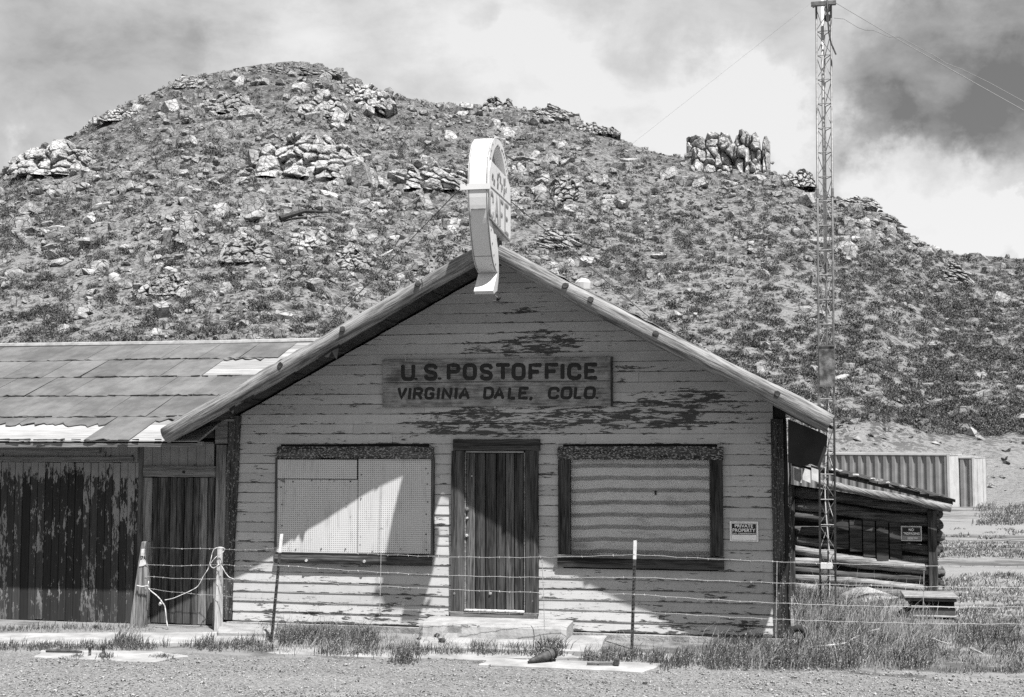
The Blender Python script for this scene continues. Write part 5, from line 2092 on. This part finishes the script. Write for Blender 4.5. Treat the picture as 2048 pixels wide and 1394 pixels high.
MB().tube([b + Vector((0, 0, .03)), b - Vector((0, 0, .16))], .014, 8).build('pipe_end', M['steel_dark'], tw)
a0, b0, z0, z1 = rect(1638.5, 692, 1669, 771, 3.03)
MB().box(a0, b0, 3.035, 3.043, z0, z1).build('backing_sheet', M['rust'], tw)
MB().box(a0 - .012, b0 + .03, 3.02, 3.04, z0 - .015, z0 + .012).build('bracket', M['steel_dark'], tw)
MB().box(a0 - .005, b0 + .01, 3.02, 3.04, z1 - .006, z1 + .012).build('bracket', M['steel_dark'], tw)
a0, b0, z0, z1 = rect(1641, 1126, 1665, 1138, 3.05)
MB().box(a0, b0, 3.05, 3.12, z0, z1).build('junction_box', M['white'], tw, bevel=.004)
a0 = P(1622, 8, 3.02)
b0 = P(1672, 5, 3.02)
MB().box(a0.x, b0.x, 2.98, 3.05, a0.z - .035, a0.z + .02).build('top_plate', M['steel_dark'], tw)
MB().tube([P(1625, 14, 3.0), P(1640, 6, 3.0)], .02, 8).build('clamp', M['steel_dark'], tw)
for (y, r) in ((18, .045), (36, .05)):
    p = P(1655, y, 3.0)
    MB().tube([p + Vector((0, -.03, 0)), p + Vector((0, .03, 0))], r, 12).build('pulley', M['void'], tw)
MB().tube([P(1654, -6, 3.0), P(1655, 18, 2.95), P(1656, 45, 2.96), P(1658, 66, 2.98), P(1662, 86, 2.99), P(1672, 109, 3.0)], .012, 6).build('hoist_rope', M['cable'], tw)
MB().tube([P(1651, 5, 3.0), P(1652, 30, 2.95), P(1654, 44, 2.96)], .009, 6).build('hoist_rope', M['cable'], tw)
# loose coax spiralling down inside the lattice
pts = [Vector((.53 + .085 * f + .03 * math.sin(f * 24), 3.10 + .02 * math.cos(f * 21), 8.9 * f)) for f in np.linspace(.33, .02, 40)]
MB().tube(pts, .008, 5).build('coax', M['white'], tw)

t0 = P(1622, 6, 3.0)
cable('guy_wire', [t0, Vector(P(198, 1113, 11))], .0012, M['guy'], 'very thin guy wire from the mast head down behind the post office roof', 'wire', sag=.05, seg=30)
pe = P(2120, 242, -3.0)
hd = P(1672, 6, 3.0)
pe = hd + (pe - hd) * ((hd.z + .05) / (hd.z - pe.z))
cable('guy_wire', [hd, pe], .0045, M['guy'], 'thin guy wire from the mast head out over the far ridge', 'wire', sag=.10, seg=30)
pts = [P(1668, 36, 3.0), P(1688, 38, 2.8), P(1716, 55, 2.5), P(1730, 60, 2.35), P(1748, 61, 2.2), P(1778, 74, 1.9), P(1800, 74, 1.7), P(1840, 96, 1.3), P(1870, 112, .9), P(1895, 128, .6), P(1925, 139, .2), P(1980, 166, -.5), P(2120, 243, -2.9)]
cable('loose_wire', pts, .004, M['guy'], 'loose kinked wire curling along the guy wire', 'wire', seg=5)

# ------------------------------------------------------------------ shipping containers beyond
def container(label, px_corner, dist, L, long_end, doors):
    d = ray(px_corner, 1000)
    k = dist / math.hypot(d.x, d.y)
    base = Vector((CAM.x + d.x * k, CAM.y + d.y * k, 0))
    base.z = float(ground_z(np.array([base.x]), np.array([base.y]))[0]) - .04
    an = math.radians(-21)
    ux = Vector((math.cos(an), math.sin(an), 0))      # along the side, towards the near corner
    uy = Vector((-math.sin(an), math.cos(an), 0))     # across, away from us
    c = thing('shipping_container', label, 'container', base, 'shipping containers behind the log cabin')
    H, Wd = 2.59, 2.44
    def pt(a, b, h):
        return base - ux * a + uy * b + Vector((0, 0, h))
    def bar(name, a0, a1, b0, b1, h0, h1, mt):
        MB().quad8([pt(a0, b0, h0), pt(a1, b0, h0), pt(a1, b1, h0), pt(a0, b1, h0), pt(a0, b0, h1), pt(a1, b0, h1), pt(a1, b1, h1), pt(a0, b1, h1)]).build(name, mt, c)
    # corrugated side
    m = MB()
    n = int(L / .41)
    prof = []
    for i in range(n):
        a = .08 + (L - .16) * i / n
        s = (L - .16) / n
        prof += [(a, .0), (a + s * .36, .0), (a + s * .5, .085), (a + s * .86, .085)]
    prof.append((L - .08, 0))
    for h in (.16, H - .1):
        for a, dpt in prof:
            m.v.append(tuple(pt(a, .02 + dpt, h)))
    N_ = len(prof)
    for i in range(N_ - 1):
        m.f.append((i, i + 1, N_ + i + 1, N_ + i))
    m.build('side_panel', M['contside'], c)
    bar('far_side', 0, L, Wd - .05, Wd, 0, H, M['contside'])
    bar('roof', .0, L, .05, Wd - .051, H - .06, H - .012, M['contend'])
    bar('top_rail', 0, L, 0, .06, H - .1, H, M['contend'])
    bar('bottom_rail', 0, L, 0, .06, 0, .16, M['contside'])
    for a in (0, L - .1):
        bar('corner_post', a, a + .1, -.005, .1, 0, H, M['contend'])
        bar('corner_post', a, a + .1, Wd - .1, Wd + .005, 0, H, M['contend'])
    if doors:
        for k_ in range(2):
            b0 = .105 + k_ * 1.117
            bar('end_door', .012, .06, b0, b0 + 1.11, .13, H - .12, M['contend'])
            bar('lock_rod', -.02, .005, b0 + .5, b0 + .53, .15, H - .14, M['contend'])
    else:
        m = MB()
        n = 11
        prof = [(.02 + .05 * (i % 2 if (i // 2) % 2 else 0), .1 + (Wd - .2) * i / (2 * n)) for i in range(2 * n + 1)]
        prof = []
        for i in range(n):
            b = .1 + (Wd - .2) * i / n
            s = (Wd - .2) / n
            prof += [(.01, b), (.01, b + s * .4), (.06, b + s * .55), (.06, b + s * .85)]
        prof.append((.01, Wd - .1))
        for h in (.14, H - .1):
            for a, b in prof:
                m.v.append(tuple(pt(a, b, h)))
        N_ = len(prof)
        for i in range(N_ - 1):
            m.f.append((i, i + 1, N_ + i + 1, N_ + i))
        m.build('end_panel', M['contend'], c)
    bar('end_rail', 0, .08, .1, Wd - .1, 0, .13, M['contend'])
    bar('end_rail', 0, .08, .1, Wd - .1, H - .1, H, M['contend'])
    bar('floor', .1, L - .1, .1, Wd - .1, .1, .15, M['deck'])
    bar('far_end', L - .05, L, .1, Wd - .1, .15, H - .1, M['contside'])
    return c


container('long ribbed shipping container standing nearest the log cabin roof', 1900, 64.5, 12.2, True, False)
container('second shipping container with a plain pale end, half hidden behind the long one', 1950, 66.0, 6.1, False, True)

# ------------------------------------------------------------------ fence
fence = thing('barbed_wire_fence', 'sagging barbed wire fence strung in front of the post office', 'fence', (-3.8, -.7, 0))
FP = [(-8.28, -.31), (-7.36, -.36), (-6.09, -1.12), (-1.8, -.7), (5.5, -.45)]
def tpost(bx, by, tx, ty, Yb, Yt, lab=None):
    a = P(bx, by, Yb)
    b = P(tx, ty, Yt)
    a.z = -.1
    d = b - a
    m = MB()
    f = lambda p, w0, w1, y0, y1: [(p.x + w0, p.y + y0, p.z), (p.x + w1, p.y + y0, p.z), (p.x + w1, p.y + y1, p.z), (p.x + w0, p.y + y1, p.z)]
    tip = a.lerp(b, .84)
    m.quad8(f(a, -.019, .019, -.003, .003) + f(tip, -.019, .019, -.003, .003))
    m.quad8(f(a, -.004, .004, .0035, .03) + f(tip, -.004, .004, .0035, .03))
    for i in range(22):
        q = a.lerp(tip, .06 + .04 * i)
        m.box(q.x - .006, q.x + .006, q.y - .013, q.y - .0035, q.z, q.z + .014)
    p = m.build('t_post', M['tpost'], fence)
    m = MB()
    m.quad8(f(tip, -.0195, .0195, -.0035, .0035) + f(b, -.0195, .0195, -.0035, .0035))
    m.quad8(f(tip, -.004, .004, .004, .03) + f(b, -.004, .004, .004, .03))
    m.build('tip', M['white'], p)
    return p


tpost(541, 1290, 563.5, 1068, -1.12, -1.02)
tpost(1263, 1299, 1270.5, 1081, -.72, -.70)
# leaning wooden gate post and the stick at the shed door
def stick(x0, y0, x1, y1, w0, w1, Y, mt, name, zb=-.05, th=.09):
    a, b = P(x0, y0, Y), P(x1, y1, Y)
    a.z = zb
    m = MB()
    n = 8
    for i in range(n + 1):
        f = i / n
        p = a.lerp(b, f)
        w = w0 + (w1 - w0) * f
        j = rng.uniform(-.004, .004)
        m.v += [(p.x - w / 2 + j, Y - th / 2, p.z), (p.x + w / 2 + j, Y - th / 2, p.z), (p.x + w / 2, Y + th / 2, p.z), (p.x - w / 2, Y + th / 2, p.z)]
    for i in range(n):
        for k in range(4):
            k2 = (k + 1) % 4
            m.f.append((i * 4 + k, i * 4 + k2, i * 4 + 4 + k2, i * 4 + 4 + k))
    m.f += [(3, 2, 1, 0), tuple(n * 4 + k for k in range(4))]
    return m.build(name, mt, fence, bevel=.006)


stick(276, 1262, 295, 1083, .21, .115, -.31, M['gatewood'], 'gate_post', th=.12)
stick(437, 1262, 440, 1094, .10, .05, -.36, M['palewood'], 'gate_stake', th=.06)
# torn paper notice on the gate post
pn = thing('torn_notice', 'torn white paper notice with the letters SPA left, stapled to the leaning gate post', 'notice', P(287, 1130, -.38))
q = [(283, 1098), (291, 1097), (292, 1120), (292, 1129), (286, 1132), (278, 1133), (281, 1118)]
MB().prism([P(x, y, -.378) for x, y in q], (0, .004, 0)).build('paper', M['white'], pn)
a, b, z0, z1 = rect(281, 1111.5, 291, 1119.5, -.381)
text_mesh('SPA', M['black'], a, b, z0, z1, -.379, pn, bold=.02)

WY = [[1094, 1128.5, 1152, 1176], [1097, 1128, 1157, 1191], [1095, 1130, 1158, 1197], [1109, 1154, 1188, 1222], [1133, 1176, 1212, 1247]]
WX = [290, 438, 557, 1268, 2150]
for w in range(4):
    pts = []
    for i in range(len(FP) - 1):
        a, b = P(WX[i], WY[i][w], FP[i][1] - .07), P(WX[i + 1], WY[i + 1][w], FP[i + 1][1] - .03)
        L = (b - a).length
        k = max(6, int(L / .12))
        sag = .018 * L if i != 3 else .012 * L
        for j in range(k):
            f = j / k
            q = a.lerp(b, f)
            q.z -= sag * 4 * f * (1 - f) * (.5 + .2 * ((w * 7 + i * 3) % 4)) + .004 * math.sin(j * 1.9 + w)
            pts.append(q)
    m = MB().tube(pts, .0024, 5)
    for p in pts[1:]:
        for s in (-1, 1):
            d = Vector((rng.uniform(-1, 1), rng.uniform(-.6, .6), s)).normalized() * .013
            m.tube([p - d * .6, p + d], .0026, 3, cap=False)
    m.build('barbed_wire', M['wire'], fence)
for (x0, y0, x1, y1, Y) in ((762, 1104, 759, 1230, -1.0), (1084, 1118, 1089, 1262, -.8), (1554, 1122, 1551, 1290, -.6), (1848, 1138, 1845, 1240, -.55)):
    a, b = P(x0, y0, Y), P(x1, y1, Y)
    MB().tube([a, a.lerp(b, .5) + Vector((.004, 0, 0)), b], .0042, 5).build('wire_stay', M['wire'], fence)


def rope_px(pts, Y, r, label, mt='rope'):
    return MB().tube([P(x, y, Y + rng.uniform(-.02, .02)) for x, y in smooth_line(pts, 5)], r, 6).build('rope', M[mt], None, smooth=True, label=label, cat='rope')


rope_px([(274, 1171), (284, 1173), (295, 1171), (297, 1163), (296, 1174), (302, 1182), (312, 1190), (320, 1198), (324, 1204), (330, 1214), (333, 1240), (337, 1262)], -.42, .008, 'white rope tied round the leaning gate post with a loose end')
rope_px([(330, 1200), (345, 1197), (360, 1191), (380, 1182), (396, 1172), (406, 1154), (416, 1138), (421, 1122), (427, 1100), (438, 1095), (449, 1097), (446, 1104), (430, 1116), (421, 1130), (428, 1136), (440, 1129), (450, 1144), (458, 1154), (468, 1158)], -.44, .0052, 'thin white cord knotted round the gate stake at the shed door')
p = P(321, 1207, -.42)
V, T = SM[3]
props(link_mesh('rope_knot', np_mesh('rope_knot', V * (.035, .03, .04), T, M['rope']), None, p), 'frayed white knot hanging in the rope at the shed door', 'rope')

# ------------------------------------------------------------------ small things on the ground
# steel chest by the cabin corner
ch = thing('steel_chest', 'dark grey steel chest with an overhanging lid in the grass by the log cabin corner', 'chest', (2.0, 2.9, 0))
def cb(name, x0, y0, x1, y1, Yf, dep, mt, bev=.006):
    a, b, z0, z1 = rect(x0, y0, x1, y1, Yf)
    MB().box(a, b, Yf, Yf + dep, z0, z1).build(name, mt, ch, bevel=bev)


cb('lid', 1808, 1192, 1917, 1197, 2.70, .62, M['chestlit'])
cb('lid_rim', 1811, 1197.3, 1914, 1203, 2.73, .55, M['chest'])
cb('recess', 1826, 1203.2, 1909, 1212, 2.85, .38, M['void'])  # near-black, the shade of the gap put into its colour
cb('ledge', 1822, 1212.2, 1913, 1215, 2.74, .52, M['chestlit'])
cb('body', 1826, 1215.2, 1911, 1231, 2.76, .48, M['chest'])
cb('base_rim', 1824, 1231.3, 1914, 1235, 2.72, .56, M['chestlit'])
p = G(1815, 1232)
V, T = SM[1]
props(link_mesh('stone', np_mesh('stone', V * (.13, .1, .1), T, M['tar']), None, p + Vector((0, 0, .06))), 'dark stone against the end of the steel chest', 'stone')
# boulder at the foot of the cabin
c = P(1735, 1205, 4.3)
c.z = .02
o = place_rock('boulder', ROCKS[5], c, (.55, .3, .27), None, .05, 0)
props(o, 'broad rounded boulder sunk in the grass at the foot of the log cabin', 'boulder')
# old tyre with a white stone
p = G(1597, 1292, .0)
m = MB()
n1, n2 = 18, 8
for i in range(n1):
    a_ = 6.2832 * i / n1
    for j in range(n2):
        b_ = 6.2832 * j / n2
        r_ = .105 + .04 * math.cos(b_)
        m.v.append((p.x + r_ * math.cos(a_), p.y + .035 * math.sin(b_) + .02 * math.sin(a_), p.z + .1 + r_ * math.sin(a_)))
for i in range(n1):
    for j in range(n2):
        m.f.append((i * n2 + j, ((i + 1) % n1) * n2 + j, ((i + 1) % n1) * n2 + (j + 1) % n2, i * n2 + (j + 1) % n2))
m.build('small_tyre', M['rubber'], None, True, 'small black tyre leaning at the corner of the post office', 'tyre')
V, T = SM[5]
props(link_mesh('stone', np_mesh('stone', V * (.07, .05, .055), T, M['white']), None, p + Vector((-.07, -.08, .05))), 'white stone in front of the small tyre', 'stone')
# boot, bolt, stubs, plank, stones
bz = .033
a, b = G(1040 + 16, 1327, bz), G(1108, 1322, bz)
ax = (b - a)
bt = thing('old_boot', 'crumpled dark leather boot lying on the narrow slab', 'boot', (a + b) / 2)
pts = [a + ax * f + Vector((0, 0, h)) for f, h in ((0, .012), (.18, .03), (.42, .045), (.65, .06), (.85, .075), (1.0, .09))]
MB().tube(pts, [.012, .028, .04, .048, .052, .056], 12, wob=.06).build('shaft', M['leather'], bt, smooth=True)
MB().tube([a + ax * .80 + Vector((0, 0, .07)), a + ax * .86 + Vector((0, 0, .075))], [.063, .062], 12).build('cuff', M['leather'], bt)
MB().tube([a + ax * .96 + Vector((0, 0, .086)), a + ax * 1.02 + Vector((0, 0, .09))], [.064, .060], 12).build('cuff', M['void'], bt)
MB().tube([a + ax * .7 + Vector((0, -.01, .01)), a + ax * 1.06 + Vector((0, -.01, .012))], [.01, .014], 6).build('strap', M['leather'], bt)
a, b = G(1174, 1330, bz), G(1232, 1331, bz)
bo = thing('long_bolt', 'long rusty bolt with a square nut lying on the narrow slab', 'bolt', (a + b) / 2)
MB().tube([a + Vector((0, 0, .02)), b + Vector((0, 0, .024))], .017, 8).build('shank', M['rust'], bo)
c = b + Vector((0, 0, .04))
MB().box(c.x - .02, c.x + .035, c.y - .035, c.y + .035, bz + .004, bz + .078).build('nut', M['leather'], bo, bevel=.008)
for (x, y0, y1, lab) in ((179.5, 1311, 1296, 'short plain iron pipe stub in the broken slab'), (206.5, 1307, 1293, 'iron pipe stub with a wide cap in the broken slab')):
    p = G(x, y0, .02)
    s = thing('pipe_stub', lab, 'pipe', p, 'pipe stubs in the broken slab')
    MB().tube([p - Vector((0, 0, .02)), p + Vector((0, 0, .085))], .016, 8).build('pipe', M['leather'], s)
    MB().tube([p + Vector((0, 0, .065)), p + Vector((0, 0, .09))], .02 if x < 190 else .03, 8).build('cap', M['rubber'], s)
a, b = G(92, 1302, .035), G(164, 1304, .035)
MB().tube([a, a.lerp(b, .5) + Vector((0, 0, .012)), b], [.014, .022, .012], 6, wob=.2).build('stick', M['leather'], None, label='dark weathered stick lying in front of the shed', cat='stick')
for (x, y, s, lab) in ((875, 1275, .05, 'dark fist sized stone on the slab below the door step'), (884, 1286, .055, 'rough dark clod on the slab, nearer the road'), (1290, 1369, .022, 'small dark stone on the gravel'), (192, 1258, .045, 'flat dark stone by the shed wall')):
    V, T = SM[rng.randrange(10)]
    p = G(x, y, .05 if y < 1300 and x > 500 else .0)
    props(link_mesh('stone', np_mesh('stone', V * (s, s, s * .8), T, M['leather']), None, p + Vector((0, 0, s * .6))), lab, 'stone')
# bleached branches in the grass
def branch(name, pts, r, lab, forks=()):
    t_ = thing(name, lab, 'branch', G(*pts[0], 0))
    q = [G(x, y, h) for (x, y), h in zip(pts, [.05 + .06 * math.sin(i) ** 2 for i in range(len(pts))])]
    MB().tube(q, [r * (1 - .7 * i / len(q)) for i in range(len(q))], 6).build('limb', M['branch'], t_)
    for f in forks:
        MB().tube([G(x, y, .1 + .04 * i) for i, (x, y) in enumerate(f)], r * .5, 5).build('twig', M['branch'], t_)


branch('dead_branch', [(1600, 1294), (1640, 1293), (1690, 1287), (1710, 1275), (1740, 1262), (1758, 1258)], .016, 'long bleached branch lying through the grass by the house corner', [[(1700, 1280), (1722, 1286), (1735, 1292)], [(1696, 1284), (1705, 1305)]])
branch('dead_branch', [(1940, 1297), (1958, 1304), (1966, 1308)], .014, 'short bleached stick in the dry grass at the road edge')
branch('dead_branch', [(1860, 1275), (1880, 1283), (1895, 1287)], .012, 'thin broken stick in the bare patch of the field')

# ------------------------------------------------------------------ grass and gravel
def blades(P0, H, Wd, lean, seed):
    r = np.random.default_rng(seed)
    n = len(P0)
    a = r.uniform(0, 6.283, n)
    ld = np.stack([np.cos(a), np.sin(a), np.zeros(n)], 1) * (H * lean * r.uniform(.2, 1.0, n))[:, None]
    ld[:, 0] += H * .18
    s = r.uniform(0, 6.283, n)
    sv = np.stack([np.cos(s), np.sin(s) * .5, np.zeros(n)], 1) * (Wd * r.uniform(.6, 1.2, n))[:, None]
    up_ = np.stack([np.zeros(n), np.zeros(n), H], 1)
    b0, b1 = P0 - sv, P0 + sv
    mid = P0 + ld * .35 + up_ * .6
    m0, m1 = mid - sv * .75, mid + sv * .75
    tip = P0 + ld + up_ * r.uniform(.85, 1.05, n)[:, None]
    V = np.stack([b0, b1, m1, m0, tip], 1).reshape(-1, 3)
    i = np.arange(n)[:, None] * 5
    T = np.concatenate([i + [0, 1, 2], i + [0, 2, 3], i + [3, 2, 4]], 0)
    return V, T


def on_ground(px, py):
    d = np.array(FWD)[None] + np.array(RGT)[None] * ((px - PW / 2) / F)[:, None] - np.array(UPV)[None] * ((py - PH / 2) / F)[:, None]
    p = np.array(CAM)[None] + d * ((0 - CAM.z) / d[:, 2])[:, None]
    p[:, 2] = ground_z(p[:, 0], p[:, 1])
    return p


def clumps(x0, y0, x1, y1, n, per, sx, sy):
    """blade feet gathered in tufts"""
    k = max(1, n // per)
    cx, cy = NP.uniform(x0, x1, k), NP.uniform(y0, y1, k)
    px = np.repeat(cx, per) + NP.normal(size=k * per) * sx
    py = np.repeat(cy, per) + NP.normal(size=k * per) * sy
    ok = (py > 930)
    hf = np.repeat(.35 + .95 * NP.random(k) ** 1.3, per)
    return px[ok], py[ok], hf[ok]


def field(name, zones, mt, lab, seed):
    VS, TS, base = [], [], 0
    for (x0, y0, x1, y1, n, per, sx, sy, h, w, ln) in zones:
        px, py, hf = clumps(x0, y0, x1, y1, n, per, sx, sy)
        p = on_ground(px, py)
        # nothing grows through floors, walls or slabs
        ok = ~((p[:, 1] > -.13) & (p[:, 1] < 6.2) & (p[:, 0] < .04) & (p[:, 0] > -13.5))
        ok &= ~((p[:, 1] > 5.0) & (p[:, 1] < 9.4) & (p[:, 0] > 0) & (p[:, 0] < 2.25))
        ok &= ~((p[:, 1] > -.66) & (p[:, 0] > X0 - .02) & (p[:, 0] < X1 + .02) & (p[:, 1] < 0))
        p = p[ok]
        H = h * NP.uniform(.35, 1.2, len(p)) * hf[ok]
        V, T = blades(p, H, w, ln, seed + base % 97)
        VS.append(V)
        TS.append(T + base)
        base += len(V)
    o = link_mesh(name, np_mesh(name, np.concatenate(VS), np.concatenate(TS), mt))
    props(o, lab, None, None, 'stuff')


field('grass', [
    (-20, 1291, 300, 1301, 1100, 26, 7.65, 1.6, 0.102, 0.005, 0.5),
    (130, 1291, 420, 1298, 750, 26, 8.5, 1.6, 0.111, 0.005, 0.5),
    (225, 1286, 300, 1294, 450, 30, 7.65, 2, 0.162, 0.005, 0.45),
    (390, 1290, 540, 1304, 800, 30, 7.65, 2.5, 0.136, 0.005, 0.5),
    (120, 1316, 160, 1319, 187, 60, 7.65, 1.5, 0.066, 0.005, 0.7),
    (190, 1317, 218, 1319, 216, 60, 7.65, 1.5, 0.082, 0.005, 0.7),
    (305, 1316, 335, 1318, 187, 60, 7.65, 1.5, 0.074, 0.005, 0.7),
    (560, 1274, 745, 1291, 2600, 36, 8, 2.2, .2, .0055, .6),
    (640, 1296, 850, 1312, 1300, 30, 7.65, 2.5, 0.128, 0.005, 0.55),
    (840, 1300, 1060, 1311, 1100, 28, 7.65, 2, 0.128, 0.005, 0.55),
    (800, 1322, 812, 1329, 504, 100, 10.2, 2.5, 0.172, 0.0055, 0.5),
    (1075, 1305, 1125, 1314, 650, 60, 10.2, 2, 0.17, 0.008, 0.7),
    (1170, 1312, 1300, 1323, 750, 34, 7.65, 2, 0.145, 0.0055, 0.5),
    (1300, 1314, 1440, 1336, 1300, 34, 8.5, 3, 0.145, 0.0055, 0.5),
    (1420, 1300, 1720, 1338, 6120, 34, 8.5, 3, 0.197, 0.0055, 0.5),
    (1590, 1212, 1760, 1285, 3600, 34, 8, 2.5, .25, .006, .55),
    (1580, 1190, 1690, 1235, 1800, 30, 9, 3, .30, .006, .4),
    (1690, 1272, 1860, 1330, 2600, 40, 9, 2.5, .18, .0055, .7),
    (1790, 1320, 1850, 1338, 900, 50, 12, 2, .12, .006, .7),
    (1920, 1268, 2020, 1292, 1800, 40, 12, 3, .20, .006, .6),
    (1820, 1245, 2060, 1330, 2600, 40, 11, 3, .10, .0055, .8),
    (520, 1255, 560, 1300, 250, 40, 7, 4, .14, .005, .5),
    (2000, 1330, 2050, 1345, 200, 30, 9, 2, .08, .005, .6),
    (1880, 1340, 2040, 1347, 350, 20, 9, 1.5, .06, .005, .6),
    (-10, 1255, 260, 1262, 500, 16, 9, 1.2, .09, .005, .6),
], M['grass'], 'rough green grass tufts along the front of the buildings', 40)
field('dry_grass', [
    (560, 1275, 1000, 1312, 1800, 14, 12, 3, .11, .0045, .8),
    (1400, 1300, 1800, 1336, 1500, 14, 12, 3, .20, .004, .7),
    (1580, 1190, 1860, 1300, 2600, 12, 14, 5, .32, .004, .6),
    (1800, 1240, 2060, 1335, 3200, 18, 14, 4, .11, .005, .8),
    (-20, 1255, 300, 1264, 900, 14, 12, 1.5, .08, .0045, .8),
    (1590, 1215, 1780, 1300, 420, 3, 6, 3, .62, .0028, .9),
    (1200, 1300, 1600, 1330, 260, 3, 6, 3, .34, .0025, .9),
    (560, 1275, 760, 1292, 180, 3, 6, 2, .42, .0025, .9),
], M['drygrass'], 'dry straw coloured grass among the green tufts', 60)
field('field_grass', [
    (1870, 1150, 2070, 1205, 2600, 40, 14, 2, .09, .008, .9),
    (1870, 1068, 2070, 1108, 2600, 40, 14, 1.6, .09, .011, .9),
    (1890, 1030, 2070, 1060, 500, 30, 8, 1, .10, .014, .8),
    (1900, 1215, 2070, 1245, 1500, 40, 14, 2, .09, .007, .9),
    (1960, 985, 2070, 1022, 1500, 40, 10, 1.5, .28, .02, .7),
    (1690, 1184, 1800, 1212, 700, 24, 12, 3, .18, .006, .6),
], M['grassfar'], 'short grass in patches over the field behind the cabin', 80)

n = 15000
px = NP.uniform(-40, 2090, n)
py = 1318 + (1400 - 1318) * NP.random(n) ** 1.0
p = on_ground(px, py)
ex = -1.75 + fbm(p[:, 0] / 2.1, p[:, 0] * 0, 4, 21) * .28
p = p[p[:, 1] < ex + NP.uniform(-.1, .35, len(p))]
VS, TS, base = [], [], 0
PB = [rock_arr(1, 900 + i, (1, .85, .6), cuts=5, noise=.05) for i in range(6)]
V0, T0 = ICO[1]
bm = bmesh.new()
bmesh.ops.create_icosphere(bm, subdivisions=1, radius=1.0)
for q in p:
    V, T = PB[rng.randrange(6)]
    s = .005 + .012 * rng.random() ** 3 + (.008 + .018 * rng.random() if rng.random() < .02 else 0)
    a_ = rng.uniform(0, 6.28)
    ca, sa = math.cos(a_), math.sin(a_)
    R3 = np.array([[ca, -sa, 0], [sa, ca, 0], [0, 0, 1]])
    VS.append((V * s) @ R3.T + q + (0, 0, .006 + s * .25))
    TS.append(T + base)
    base += len(V)
bm.free()
o = link_mesh('gravel', np_mesh('gravel', np.concatenate(VS), np.concatenate(TS), M['pebble']))
props(o, 'loose gravel stones over the road', None, None, 'stuff')
